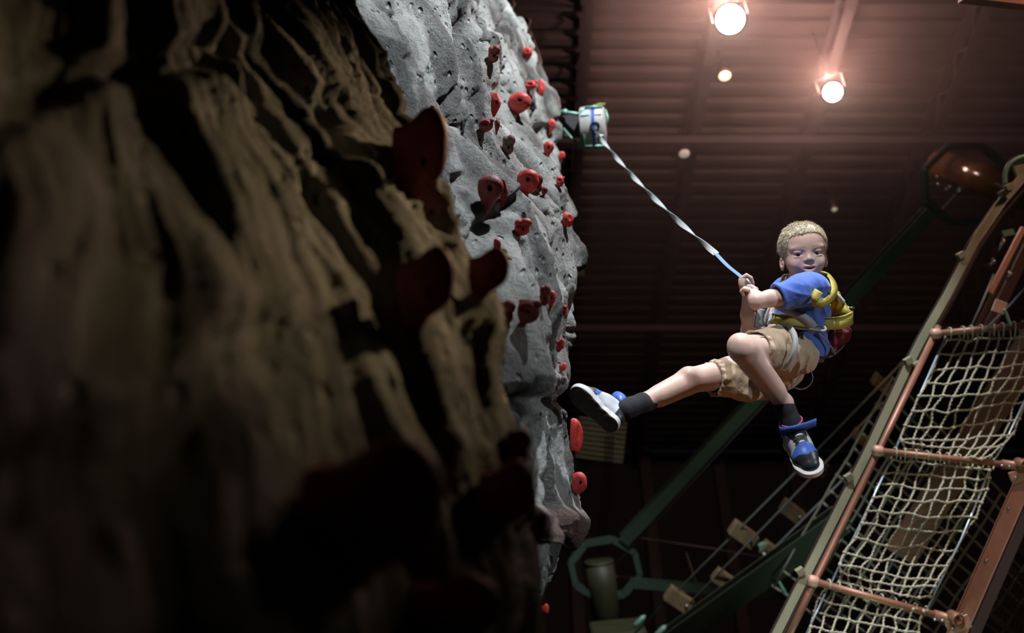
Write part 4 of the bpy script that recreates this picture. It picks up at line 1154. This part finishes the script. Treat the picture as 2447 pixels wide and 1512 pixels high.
# hands: far hand, upper fist
def finger(pts, r, k=.003): F.chain(pts, [r * 1.08, r * 1.05, r, r * .92][:len(pts)] if len(pts) <= 4 else [r] * len(pts), k)
F.cone(J['fwr'], Q(1778, 681, 3.425), .0165, .0165, .01)
F.cone(Q(1774, 670, 3.408), Q(1777, 684, 3.415), .0135, .0150, .010)
F.ell(Q(1775, 676, 3.404), (.0150, .0200, .0125), .006)
for i in range(4):
    dx, dy, dz = -0.4 * i, 6.0 * i, .0045 * i; r = [.0066, .0066, .0063, .0057][i]
    F.chain([Q(1773 + dx, 664 + dy, 3.402 + dz), Q(1784 + dx, 657.5 + dy, 3.397 + dz), Q(1794.5 + dx, 664 + dy, 3.399 + dz), Q(1799.5 + dx, 677 + dy, 3.405 + dz)], [r * 1.08, r * 1.06, r, r * .9], .0012)
F.chain([Q(1778, 689, 3.415), Q(1787, 685, 3.42), Q(1794, 677, 3.425)], [.0085, .0078, .0066], .003)
# near hand, lower fist
F.ell(Q(1799, 704, 3.300), (.027, .020, .022), .012)
for i in range(4):
    dx, dy, dz = .8 * i, -.9 * i, .0125 * i; r = [.0064, .0068, .0070, .0066][i]
    F.chain([Q(1788 + dx, 693 + dy, 3.285 + dz), Q(1778 + dx, 691 + dy, 3.280 + dz), Q(1772 + dx, 696 + dy, 3.287 + dz), Q(1776 + dx, 704 + dy, 3.292 + dz)], [r * 1.1, r * 1.06, r, r * .9], .0012)
F.chain([Q(1806, 692, 3.34), Q(1797, 686, 3.355), Q(1788, 684, 3.365)], [.0095, .0082, .0068], .003)
bv, bf = F.mesh(1)
MIDW = W(1890, 780, 3.48)
person = thing('person', MIDW, 'blond child in blue shirt and khaki shorts swinging from the strap, shoe on rock', 'person')
body = mesh_obj('body', c2w(bv), bf, M_SKIN, person)
loc = (bv - HO) @ HR.T / (0.001 * HS)
lip = np.clip(1.3 - np.abs(np.linalg.norm((loc - np.array([0, -50, 70])) / np.array([25, 12.5, 14]), axis=1)) ** 2 * 1.0, 0, 1) * 0.62
br = np.zeros(len(loc))
for s in (-1, 1):
    yb = 17 + 5 * np.cos((loc[:, 0] * s - 29) / 16); dd = np.abs(loc[:, 1] - yb) / 3.4
    br = np.maximum(br, np.clip(1.3 - dd, 0, 1) * (np.abs(loc[:, 0] * s - 30) < 20) * (loc[:, 2] > 40) * .55)
for nm, arr in (('lip', lip), ('brow', br)):
    a_ = body.data.attributes.new(nm, 'FLOAT', 'POINT'); a_.data.foreach_set('value', arr.astype(np.float32))
for s in (-1, 1):
    mb = MB(); mb.ball(c2w(hd(30 * s, -1.2, 57.5)), .0132, 10); e = mb.build('eye', M_WHITE, person, True)
    e_f = hd(30 * s - 1.5, -2.6, 57.5) + hf * .0050 * HS
    MB().ball(c2w(e_f), .0094, 9).build('iris', M_IRIS, e, True)
mb = MB(); mb.ball(c2w(hd(1, -50, 56)), .019 * HS, 10, (1.0, .45, .45)); mb.build('mouth_inside', M_MOUTH, person, True)
mb = MB()
for k in (-1.5, -.5, .5, 1.5):
    mb.box(c2w(hd(7.4 * k - 1, -45.5, 68.5 - abs(k))), c2d(hx * .0033), c2d(hy * .0030), c2d(hf * .0016))
mb.build('upper_teeth', M_TOOTH, person, bevel=.0008)

# hair: cap plus locks
HF = Field(*grid_for(HO - np.array([.11, .06, .11]), HO + np.array([.11, .13, .12]), .0024))
he(HF, (0, 26, -10), (77, 80, 88), .008)
he(HF, (0, 50, 24), (62, 42, 48), .02)
HF.rbox(hd(2, -24, 84), np.array([.061, .090, .066]), .034, .006, 'sub', HR); he(HF, (0, -66, 0), (110, 54, 100), .01, 'sub')
for s in (-1, 1): he(HF, (76 * s, -24, -6), (16, 26, 24), .005, 'sub')
pp = HF.pts((slice(None),) * 3); lc = (pp - HO) @ HR.T / .001
HF.d = HF.d + (.0022 * fbm(np.stack([lc[..., 0] / 7, lc[..., 1] / 22, lc[..., 2] / 14], -1), 2, 77)).astype(np.float32)
hv, hfc = HF.mesh(1)
hl_ = (hv - HO) @ HR.T / .001
vs, fs = [tuple(p) for p in c2w(hv)], [tuple(int(i) for i in q) for q in hfc]
rh = np.random.RandomState(21)
nrm = hl_ - np.array([0, 10, -10]); nrm /= np.linalg.norm(nrm, axis=1, keepdims=True)
ids = rh.choice(len(hv), 5200, replace=False)
for i in ids:
    p = hl_[i]; n = nrm[i]
    if p[1] < -30: continue
    crown = np.array([8, 96, -40.]); t = p - crown; t = t - n * (t @ n); t /= np.linalg.norm(t) + 1e-6
    frontness = max(0, p[2]) / 90
    sweep = np.array([-.5 * frontness * (1 if p[0] < 25 else -.6), 0, 0]); t = t + sweep + rh.randn(3) * .11
    fr_ = p[1] > 40 and p[2] > 25
    if fr_: t = np.array([-.8 if p[0] < 30 else .5, .25, .35]) + rh.randn(3) * .3; t = t - n * (t @ n) * .7
    if p[2] > 0 and p[1] <= 40: t = t * np.array([1, 1, .1]) + np.array([0, -.3, -.35])
    L = rh.uniform(11, 21) * (.8 if fr_ else 1) * (1.0 if p[1] > 20 else .62); lift = rh.uniform(.12, .5) + (.35 if p[1] > 88 else 0)
    a = p - n * 1.5; m_ = p + (t * .55 + n * lift * .6) * L * .6; e = p + (t + n * lift * .35) * L
    w = np.cross(t, n); w /= np.linalg.norm(w) + 1e-9; r = rh.uniform(.55, 1.0)
    b0 = len(vs)
    pts6 = [a + w * r, a - w * r, a + n * r, m_ + w * r * .8, m_ - w * r * .8, m_ + n * r * .8, e]
    vs.extend([tuple(c2w(HO + (q[0] * hx + q[1] * hy + q[2] * hf) * .001)) for q in pts6])
    for q in ((0, 1, 4, 3), (1, 2, 5, 4), (2, 0, 3, 5), (3, 4, 6), (4, 5, 6), (5, 3, 6)): fs.append(tuple(b0 + k for k in q))
mesh_obj('hair', vs, fs, M_HAIR, person)

# ---- clothes
def folds(F, k, amp, f, seed, lo=None):
    p = F.pts((slice(None),) * 3).astype(float) @ np.asarray(k).T
    F.d = F.d + (amp * (1 - 2 * np.abs(fbm(p * f, 2, seed))) + amp * .5 * fbm(p * f * 2.2, 2, seed + 5)).astype(np.float32)
def creases(F, across, along, amp, fa, fl, seed, warp=.35):
    p = F.pts((slice(None),) * 3).astype(float); ac = np.asarray(across, float) / np.linalg.norm(across); al = np.asarray(along, float) / np.linalg.norm(along)
    wv = vnoise(p * 9, seed + 3) * warp
    q = np.stack([(p @ ac) * fa + wv * 2, (p @ al) * fl, p[..., 2] * fl], -1)
    n = vnoise(q, seed); r = 1 - np.abs(n) * 2.4
    F.d = F.d + (-amp * np.clip(r, -.4, 1)).astype(np.float32)
Sh = Field(*grid_for(Q(1835, 870, 3.40) - np.array([.02, .02, .20]), Q(2010, 628, 3.45) + np.array([.02, .0, .28]), .0036))
Sh.chain([Q(1926, 700, 3.47), Q(1914, 765, 3.47), Q(1925, 820, 3.48)], [.080, .088, .076], .03)
Sh.cone(Q(1945, 696, 3.44), Q(1878, 692, 3.60), .046, .046, .03)
Sh.cone(Q(1925, 720, 3.45), Q(1938, 693, 3.35), .066, .052, .04)
Sh.chain([Q(1938, 692, 3.335), Q(1905, 699, 3.31), Q(1858, 708, 3.285)], [.052, .049, .0405], .03)
Sh.ell(Q(1934, 679, 3.33), (.043, .030, .035), .02)
Sh.ell(Q(1958, 822, 3.50), (.026, .06, .05), .02)
folds(Sh, [[1, .6, 0], [-.2, .45, 0], [0, 0, .5]], .0022, 26, 41)
creases(Sh, (.45, .85, 0), (.85, -.5, .2), .0062, 28, 6, 401)
ab, aa = Q(1858, 708, 3.285), Q(1905, 702, 3.305); dd = (aa - ab) / np.linalg.norm(aa - ab)
dd2 = dd + np.array([.0, .28, 0]); dd2 /= np.linalg.norm(dd2)
def cutf(p): return -((p - ab) @ dd2)          # open the sleeve
Sh.prim(ab - .06, ab + .06, lambda p: np.maximum((p - ab) @ dd2, np.linalg.norm(p - ab, axis=-1) - .075), 0, 'sub', 0)
Sh.cone(ab - dd * .04, ab + dd * .022, .0355, .0335, .002, 'sub')
he_c = hd(0, -58, -6); Sh.cone(he_c, Q(1915, 682, 3.50), .056, .047, .004, 'sub')   # neck opening
Sh.ell(hd(0, -30, 12), (.070, .064, .066), .003, 'sub', HR)
v_, f_ = Sh.mesh(1); mesh_obj('t_shirt', c2w(v_), f_, M_SHIRT, person)
# collar flap
mb = MB(); cpt = [Q(1880, 671, 3.40), Q(1900, 663, 3.36), Q(1922, 655, 3.335), Q(1942, 655, 3.335), Q(1962, 672, 3.35)]
mb.ribbon([c2w(p) for p in spline(cpt, 5)], [.012 + .008 * k / 20 for k in range(21)], .003, c2d((.1, -1, -.3))); mb.build('collar', M_SHIRT, person, True)

St = Field(*grid_for(Q(1665, 985, 3.4) - np.array([0, 0, .26]), Q(1955, 760, 3.4) + np.array([.02, 0, .25]), .0038))
St.ell(Q(1888, 836, 3.48), (.072, .074, .088), .02)
St.chain([Q(1898, 842, 3.45), Q(1850, 832, 3.35), Q(1800, 832, 3.235)], [.082, .072, .0605], .02)
St.chain([Q(1870, 878, 3.55), Q(1790, 898, 3.50), Q(1706, 902, 3.435)], [.082, .074, .061], .02)
St.ell(Q(1795, 925, 3.47), (.085, .050, .06), .03); St.ell(Q(1880, 885, 3.52), (.062, .062, .065), .02)
pp = St.pts((slice(None),) * 3)
def hem(F, c, axis, fr, amp, length, cut, rin):
    c = np.asarray(c, float); axis = np.asarray(axis, float) / np.linalg.norm(axis)
    def fn(p):
        q = p - c; h = q @ axis; rad = q - h[..., None] * axis
        an = np.arctan2(rad[..., 1], rad @ np.cross(axis, (0, 1, 0)))
        return amp * np.cos(an * fr + 2 * np.sin(an * 3)) * np.clip(1 - np.abs(h) / length, 0, 1)
    F.prim(c - .09, c + .09, fn, 0, 'disp', 0)
    F.prim(c - .09, c + .09, lambda p: np.maximum((p - c) @ axis, np.linalg.norm(p - c - axis * -.05, axis=-1) - .10), 0, 'sub', 0)
    F.cone(c - axis * .05, c + axis * .03, rin + .002, rin - .002, .002, 'sub')
folds(St, [[.9, .5, 0], [-.5, .7, 0], [0, 0, .6]], .0035, 20, 61)
creases(St, (.82, .55, .1), (-.5, .8, .2), .0068, 32, 8, 301)
hem(St, Q(1803, 832, 3.242), Q(1898, 842, 3.45) - Q(1803, 832, 3.242), 13, .0022, .05, 0, .053)
hem(St, Q(1703, 903, 3.433), Q(1790, 896, 3.50) - Q(1703, 903, 3.433), 17, .0036, .035, 0, .050)
v_, f_ = St.mesh(1); so = mesh_obj('shorts', c2w(v_), f_, M_KHAKI, person)
# stitched seams
mb = MB()
c = Q(1712, 902, 3.44); 
mb2 = MB()
mb2.tube([c2w(p) for p in spline([Q(1815, 806, 3.20), Q(1850, 800, 3.27), Q(1890, 806, 3.335), Q(1922, 826, 3.375)], 6)], .0016, 6)
mb2.build('seam', M_KHAKI, so, True)
# socks
def sock(pts, rs):
    G_ = Field(*grid_for(np.min(pts, 0) - .05, np.max(pts, 0) + .05, .0032)); G_.chain(pts, rs, .008)
    a, b = np.asarray(pts[0]), np.asarray(pts[1]); ax_ = (b - a) / np.linalg.norm(b - a)
    G_.prim(a - .06, a + .06, lambda p: np.maximum((p - a) @ ax_, np.linalg.norm(p - a + ax_ * .03, axis=-1) - .06), 0, 'sub', 0)
    v, f = G_.mesh(1); return mesh_obj('sock', c2w(v), f, M_SOCK, person)
sock([Q(1864, 953, 3.275), Q(1876, 975, 3.28), Q(1889, 1004, 3.28), Q(1894, 1022, 3.28)], [.0325, .0325, .0325, .033])
sock([Q(1556, 957, 3.30), Q(1535, 962, 3.27), Q(1508, 972, 3.25), Q(1495, 978, 3.24)], [.0325, .0320, .0325, .033])

# ---- sneakers, built flat then placed
M_SOLEW = mat('white_rubber', (0.62, 0.62, 0.60), .55); M_SOLED = mat('dark_outsole', (0.035, 0.022, 0.022), .7, bump=.6, bscale=90)
M_LEB = mat('black_leather', (0.018, 0.022, 0.026), .38, bump=.12, bscale=120); M_LEW = mat('silver_grey_leather', (0.45, 0.47, 0.50), .4, bump=.12, bscale=60)
M_LEBL = mat('blue_leather', (0.05, 0.13, 0.48), .4, bump=.1, bscale=120); M_LACE = mat('black_lace', (0.03, 0.03, 0.035), .8); M_PINK = mat('pink_piping', (0.50, 0.06, 0.13), .6)
def upper_mat():
    m = mat('sneaker_leather', (0.018, 0.022, 0.026), .38, bump=.12, bscale=120); nt = m.node_tree; b = nt.nodes['Principled BSDF']; prev = None
    for nm, c in (('silver', (0.45, 0.47, 0.50, 1)), ('blue', (0.05, 0.13, 0.48, 1)), ('pink', (0.50, 0.06, 0.13, 1))):
        at = nt.nodes.new('ShaderNodeAttribute'); at.attribute_name = nm; g = nt.nodes.new('ShaderNodeMath'); g.operation = 'GREATER_THAN'; g.inputs[1].default_value = 0
        nt.links.new(at.outputs['Fac'], g.inputs[0]); mx = nt.nodes.new('ShaderNodeMix'); mx.data_type = 'RGBA'; nt.links.new(g.outputs[0], mx.inputs['Factor'])
        if prev is None: mx.inputs['A'].default_value = (0.018, 0.022, 0.026, 1)
        else: nt.links.new(prev, mx.inputs['A'])
        mx.inputs['B'].default_value = c; prev = mx.outputs['Result']
    nt.links.new(prev, b.inputs['Base Color']); return m
M_UPPER = upper_mat()
def shoe_mesh():
    g = grid_for((-.02, -.055, -.012), (.225, .055, .135), .0021)
    S1 = Field(*g)    # sole
    for a, ra_ in (((.040, 0), .031), ((.075, .001), .030), ((.115, .003), .034), ((.150, .003), .038), ((.172, .001), .034)):
        c = np.array([a[0], a[1], 0.0]); S1.prim(c - .06, c + .06, lambda p, c=c, r=ra_: np.maximum(np.hypot(p[..., 0] - c[0], p[..., 1] - c[1]) - r - .10 * (p[..., 2]), np.abs(p[..., 2] - .011) - .011), .012, pad=.02)
    S2 = Field(*g)
    S2.chain([(.038, 0, .036), (.085, 0, .038), (.135, .002, .032), (.168, .001, .026)], [.031, .030, .031, .027], .02)
    S2.chain([(.040, 0, .045), (.040, 0, .085), (.038, 0, .108)], [.031, .030, .031], .02)
    S2.chain([(.062, 0, .092), (.095, 0, .066), (.135, 0, .044)], [.025, .026, .026], .02)
    S2.prim((-.1, -.1, -.1), (.3, .1, .02), lambda p: p[..., 2] - .018, 0, 'sub', 0)
    S2.prim((-.1, -.1, .09), (.3, .1, .2), lambda p: .116 + .12 * (p[..., 0] - .04) - p[..., 2], 0, 'sub', 0)
    S2.cone((.040, 0, .075), (.038, 0, .15), .027, .028, .002, 'sub')
    return S1.mesh(2), S2.mesh(1)
(SV1, SF1), (SV2, SF2) = shoe_mesh()
def shoe(origin, fwd, upv, open_strap, label):
    fwd = np.asarray(fwd, float) / np.linalg.norm(fwd); upv = np.asarray(upv, float); upv = upv - fwd * (upv @ fwd); upv /= np.linalg.norm(upv); sd = np.cross(upv, fwd)
    sd = sd * (1.16 if open_strap else 1.0)
    T = lambda q: c2w(origin + np.asarray(q, float) @ np.stack([fwd, sd, upv]))
    o = mesh_obj('sneaker', T(SV2), SF2, M_UPPER, person, True)
    x, y, z = SV2[:, 0], np.abs(SV2[:, 1]), SV2[:, 2]; mn = np.minimum; mxx = np.maximum
    fl = dict(blue=mn(mn(x - .118 - .25 * y, .160 - .5 * y - x), z - .030),
              silver=mn(mn(mn(.118 + .4 * y - x, .090 - .1 * y - z), mxx(x - .050, z - .062)), mxx(mxx(y - .019, .058 - x), x - .130)),
              pink=mn(mn(z - .070, .079 - z), .058 - x))
    for k_, a_ in fl.items():
        at = o.data.attributes.new(k_, 'FLOAT', 'POINT'); at.data.foreach_set('value', (a_ * 1000).astype(np.float32))
    c1 = SV1[SF1].mean(1); v = SV1[SF1]; nn = np.cross(v[:, 1] - v[:, 0], v[:, 3] - v[:, 0]); nn /= np.linalg.norm(nn, axis=1, keepdims=True) + 1e-12
    m1 = ((c1[:, 2] < .004)).astype(int)
    mesh_obj('sole', T(SV1), SF1, None, o, True, None, [M_SOLEW, M_SOLED], m1)
    mb = MB()
    for k in range(5):
        xx = .078 + k * .0125; zz = .1125 - k * .0103
        mb.tube([T((xx + (.004 if q > 0 else 0), q * .019, zz - .006 * abs(q) ** 2 + .003)) for q in (-1.1, -.6, 0, .6, 1.1)], .0022, 6)
        mb.tube([T((xx + .008 * (q + 1) / 2, q * .017, zz - .008 * abs(q) ** 2 + .001)) for q in (-1.1, -.5, 0, .5, 1.1)], .0022, 6)
    mb.build('lace', M_LACE, o, True)
    MB().ribbon([T(p) for p in spline([(.060, 0, .085), (.066, 0, .11), (.062, 0, .126)], 4)], .036, .006, c2d(sd)).build('tongue', M_LEB, o, True)
    mb = MB()
    if open_strap: sp = [(.046, .038, .098), (.068, .036, .108), (.084, .018, .117), (.089, -.008, .119), (.088, -.032, .117), (.084, -.058, .115)]
    else: sp = [(.040, .036, .094), (.066, .033, .104), (.084, .014, .114), (.085, -.014, .114), (.066, -.033, .104), (.040, -.036, .094)]
    mb.ribbon([T(p) for p in spline(sp, 5)], .033, .004, c2d(upv + fwd * .15)); mb.build('ankle_strap', M_LEBL, o, True)
    mb = MB(); r = [(.040 + .031 * math.cos(a), .032 * math.sin(a), .114 + .12 * .031 * math.cos(a)) for a in np.linspace(0, 2 * math.pi, 25)[:-1]]
    mb.tube([T(p) for p in r], .0028, 8, closed=True); mb.build('collar_trim', M_PINK, o, True)
    mb = MB()
    for k in range(3):
        xx = .079 + .018 * k; mb.tube([T((xx + .001, q * .0125, .1150 - .79 * (xx - .078) - .004 * q * q)) for q in (-1, -.5, 0, .5, 1)], [.002, .0042, .0048, .0042, .002], 8)
    mb.build('tongue_bars', M_SOLEW, o, True)
    tag(o, label); return o
# raised shoe, sole towards us
n2 = np.array([.50, .40, .77]); fw = np.array([-.66, .62, .05])
toe = P(1374, 938, 3.20); 
fwn = fw / np.linalg.norm(fw); un = n2 - fwn * (n2 @ fwn); un /= np.linalg.norm(un)
shoe(toe - fwn * .188, fw, n2, False, 'raised sneaker with its dark sole towards the viewer')
# hanging shoe, toe down
fw = np.array([.18, -.50, -.85]); up_ = np.array([-.26, .83, -.5])
fwn = fw / np.linalg.norm(fw); upn = up_ - fwn * (up_ @ fwn); upn /= np.linalg.norm(upn)
an = Q(1891, 1013, 3.285)
shoe(an - fwn * .040 - upn * .100, fw, upn, True, 'hanging sneaker with its blue ankle strap undone')

# ---- harness
M_YW = mat('yellow_webbing', (0.38, 0.32, 0.05), .65, bump=.3, bscale=260, var=.12, vscale=30)
M_GW = mat('grey_webbing', (0.24, 0.24, 0.26), .6, bump=.3, bscale=260); M_LGW = mat('light_grey_webbing', (0.42, 0.44, 0.47), .6, bump=.3, bscale=260)
M_RP = mat('dark_red_nylon', (0.12, 0.012, 0.02), .4, bump=.3, bscale=40)
def rib(name, pts, w, t, d, m, par, n=6):
    sp = spline([Q(*p) for p in pts], n)
    if hasattr(d[0], '__len__'):
        k = np.linspace(0, 1, len(d)); q = np.linspace(0, 1, len(sp)); dd = [c2d([np.interp(x, k, [e[j] for e in d]) for j in range(3)]) for x in q]
    else: dd = c2d(d)
    return MB().ribbon([c2w(p) for p in sp], w, t, dd).build(name, m, par, True)
hb = rib('harness', [(1843, 765, 3.415), (1850, 764, 3.372), (1880, 768, 3.362), (1915, 774, 3.372), (1950, 774, 3.392), (1985, 774, 3.40), (2012, 771, 3.41), (2034, 762, 3.45), (2036, 752, 3.50), (2018, 742, 3.55), (1996, 738, 3.59), (1960, 745, 3.61)], .040, .0035, (0.03, 1, .12), M_YW, person)
tag(hb, 'yellow webbing harness with a wide waist belt standing off the back')
rib('belt_edge', [(1850, 750, 3.369), (1880, 753, 3.359), (1915, 759, 3.369), (1950, 759, 3.389), (1985, 759, 3.397), (2012, 756, 3.407), (2034, 747, 3.447), (2036, 737, 3.497)], .004, .006, (0, 1, 0), M_YW, hb)
rib('shoulder_strap', [(1868, 672, 3.49), (1880, 658, 3.50), (1925, 664, 3.53), (1958, 654, 3.47), (1978, 658, 3.43), (1991, 674, 3.405), (1993, 697, 3.36), (1982, 714, 3.31), (1966, 724, 3.275), (1951, 723, 3.262), (1946, 711, 3.258), (1957, 695, 3.262)], .030, .003,
    [(.1, .2, 1), (.1, .3, 1), (0, .5, .8), (.3, .3, .8), (.6, .1, .7), (.7, 0, .6), (.5, -.5, .6), (.3, -.8, .5), (0, -1, .4), (-.3, .8, .4), (-.3, .8, .4)], M_YW, hb)
rib('back_strap', [(1988, 752, 3.50), (1992, 730, 3.47), (1994, 712, 3.46), (1999, 702, 3.45), (2004, 712, 3.46), (2004, 730, 3.47), (2000, 748, 3.50)], .024, .004, (1, .2, .5), mat('amber_webbing', (.50, .28, .03), .6), hb)
rib('back_strap', [(1998, 752, 3.53), (2010, 730, 3.49), (2016, 722, 3.485), (2026, 735, 3.475), (2034, 748, 3.46)], .026, .004, (.5, -.4, .7), M_YW, hb)
rib('buckle_strap', [(1998, 700, 3.44), (2006, 708, 3.44), (2018, 722, 3.45)], .012, .003, (.6, .6, .5), M_LGW, hb)
MB().ball(W(2036, 737, 3.46), .009, 8, (1.3, .8, .8)).build('belt_knob', M_BLK, hb, True)
rib('chest_strap', [(1853, 722, 3.36), (1868, 732, 3.32), (1895, 744, 3.31), (1920, 760, 3.315), (1938, 776, 3.33), (1948, 790, 3.365)], .034, .003, [(.3, 1, .2), (.4, 1, .1), (.4, .9, 0), (.6, .8, 0), (.9, .5, .1)], M_GW, hb)
mb = MB(); mb.tube([c2w(p) for p in spline([Q(1896, 780, 3.345), Q(1930, 785, 3.335), Q(1964, 790, 3.335), Q(1973, 787, 3.335), Q(1968, 780, 3.34), Q(1950, 780, 3.352), Q(1946, 786, 3.36)], 6)], .0042, 10); mb.build('gear_loop', M_LGW, hb, True)
rib('leg_loop', [(1866, 779, 3.372), (1884, 781, 3.315), (1896, 794, 3.28), (1901, 814, 3.262), (1898, 838, 3.258), (1890, 860, 3.27), (1876, 882, 3.30)], .017, .003, [(0, .8, -.5), (.2, .9, -.3), (.9, .3, -.2), (1, 0, .1), (1, -.1, .1), (1, -.3, .1), (1, -.5, .1)], M_LGW, hb)
rib('front_buckle', [(1846, 748, 3.36), (1841, 762, 3.355), (1836, 778, 3.35)], .013, .006, (1, 0, .1), M_LGW, hb)
rib('front_buckle', [(1838, 735, 3.37), (1830, 757, 3.36), (1824, 784, 3.355)], .009, .005, (1, 0, .1), M_GW, hb)
rib('front_webbing', [(1818, 738, 3.40), (1815, 760, 3.39), (1812, 785, 3.38)], .024, .008, (1, 0, .2), M_GW, hb)
rib('front_webbing', [(1830, 733, 3.41), (1828, 757, 3.40), (1826, 782, 3.39)], .022, .008, (1, 0, .2), M_BLK, hb)
rib('waist_webbing', [(1806, 765, 3.43), (1820, 768, 3.405), (1848, 768, 3.385)], .05, .008, (0, 1, 0), M_BLK, hb)
MB().ball(W(1803, 741, 3.42), .008, 8, (.7, 1, .8)).build('red_loop', mat('orange_red_webbing', (.7, .10, .03), .5), hb, True)
G_ = Field(*grid_for(Q(1950, 870, 3.4), Q(2045, 775, 3.62), .0035))
G_.ell(Q(2003, 792, 3.50), (.043, .026, .052), .01); G_.cone(Q(2003, 800, 3.50), Q(1984, 838, 3.49), .042, .020, .02); G_.ell(Q(1985, 842, 3.49), (.024, .015, .03), .01)
folds(G_, [[1, 0, 0], [0, .6, 0], [0, 0, 1]], .003, 34, 91)
v_, f_ = G_.mesh(1); mesh_obj('seat_pouch', c2w(v_), f_, M_RP, hb)
for (nm, pts, r, m) in (('thin_strap', [(1955, 795, 3.385), (1972, 810, 3.40), (1988, 832, 3.42), (1996, 846, 3.43)], .003, M_GW),
                        ('lower_strap', [(1915, 862, 3.395), (1922, 852, 3.392), (1935, 842, 3.395), (1948, 848, 3.41), (1968, 853, 3.44), (1985, 852, 3.45), (2002, 840, 3.46), (2018, 822, 3.48)], .0045, M_BLK),
                        ('loose_cord', [(1898, 926, 3.45), (1914, 930, 3.45), (1930, 924, 3.45), (1941, 910, 3.45), (1941, 894, 3.45), (1934, 884, 3.46)], .0022, M_GW)):
    MB().tube([c2w(p) for p in spline([Q(*p) for p in pts], 5)], r, 8).build(nm, m, hb, True)
MB().box(W(1938, 872, 3.43), c2d((.009, .003, 0)), c2d((-.004, .013, 0)), c2d((0, 0, .003))).build('harness_label', M_LBL2, hb)
# ------------------------------------------------------------------ camera, lights
cam = bpy.data.cameras.new('camera'); co = bpy.data.objects.new('camera', cam); COL.objects.link(co)
cam.lens = 35; cam.sensor_width = 36; cam.clip_start = 0.02
co.matrix_world = Matrix.Translation(Vector(CAM)) @ Matrix(((1, 0, 0), (0, -SP, -CP), (0, CP, -SP))).to_4x4()
cam.dof.use_dof = True; cam.dof.focus_distance = 3.55; cam.dof.aperture_fstop = 1.7
sc = bpy.context.scene; sc.camera = co
sc.view_settings.view_transform = 'Standard'; sc.view_settings.look = 'None'
sc.view_settings.gamma = 1; sc.view_settings.use_curve_mapping = False; sc.view_settings.exposure = 0
sc.cycles.use_denoising = True
sc.cycles.max_bounces = 4; sc.cycles.diffuse_bounces = 2; sc.cycles.volume_bounces = 0; sc.cycles.use_adaptive_sampling = True; sc.cycles.adaptive_threshold = 0.03; sc.cycles.caustics_reflective = False; sc.cycles.caustics_refractive = False
wd = bpy.data.worlds.new('w'); sc.world = wd; wd.use_nodes = True
wd.node_tree.nodes['Background'].inputs[0].default_value = (0.5, 0.6, 0.8, 1); wd.node_tree.nodes['Background'].inputs[1].default_value = 0.004
def spot(name, loc, tgt, power, col, size=40, blend=0.5, r=0.05):
    l = bpy.data.lights.new(name, 'SPOT'); l.energy = power; l.color = col; l.spot_size = math.radians(size); l.spot_blend = blend; l.shadow_soft_size = r
    o = bpy.data.objects.new(name, l); COL.objects.link(o); o.location = loc
    d = Vector(tgt) - Vector(loc); o.rotation_euler = d.to_track_quat('-Z', 'Y').to_euler()
    return o
def point(name, loc, power, col, r=0.1):
    l = bpy.data.lights.new(name, 'POINT'); l.energy = power; l.color = col; l.shadow_soft_size = r
    o = bpy.data.objects.new(name, l); COL.objects.link(o); o.location = loc; return o
C = lambda x, y, z: c2w((x, y, z))
spot('key_light', C(1.3, 4.6, 4.3), C(0.15, 0.2, 4.95), 1450, (0.86, 0.93, 1.0), 62, 0.35, 0.05)
spot('rim_fill', C(3.2, 0.9, 2.2), C(0.1, -0.62, 3.2), 120, (0.84, 0.92, 1.0), 34, 0.8, 0.08)
spot('warm_light', C(2.6, 2.2, 5.0), C(-0.13, 0.26, 2.0), 440, (1.0, 0.72, 0.38), 15, 1.0, 0.05)
for p, e in zip(lamps, (105, 58)):
    point('flood_glow', tuple(p + np.array([0, 0, .25])), e, (1.0, 0.52, 0.42), 0.1)
spot('net_light', C(1.2, 0.2, 0.6), C(2.2, -1.0, 5.0), 50, (1.0, 0.86, 0.70), 40, 0.8, 0.08)
spot('copper_light', C(3.6, 3.0, 3.4), C(2.3, 0.5, 5.2), 130, (1.0, 0.55, 0.36), 50, 0.7, 0.08)
spot('green_light', C(1.4, -2.6, 4.0), C(2.2, 0.3, 7.4), 34, (0.6, 1.0, 0.7), 75, 0.9, 0.1)
spot('figure_light', C(0.2, 3.25, 1.75), C(0.85, -0.02, 3.4), 620, (0.95, 0.94, 1.0), 24, 0.5, 0.05)
spot('orange_low', C(1.9, -2.2, 2.9), C(0.8, -0.1, 3.4), 22, (1.0, 0.42, 0.18), 34, 0.8, 0.2)
spot('post_fill', C(2.9, 0.3, 3.0), C(2.38, -1.15, 4.75), 16, (1.0, 0.78, 0.66), 40, 0.8, 0.06)  # added light without a fixture, brightens the angle post's face
spot('slab_dim', C(2.2, 1.2, 3.6), C(-0.2, -0.1, 1.4), 6, (0.95, 0.88, 0.58), 40, 1.0, 0.1)
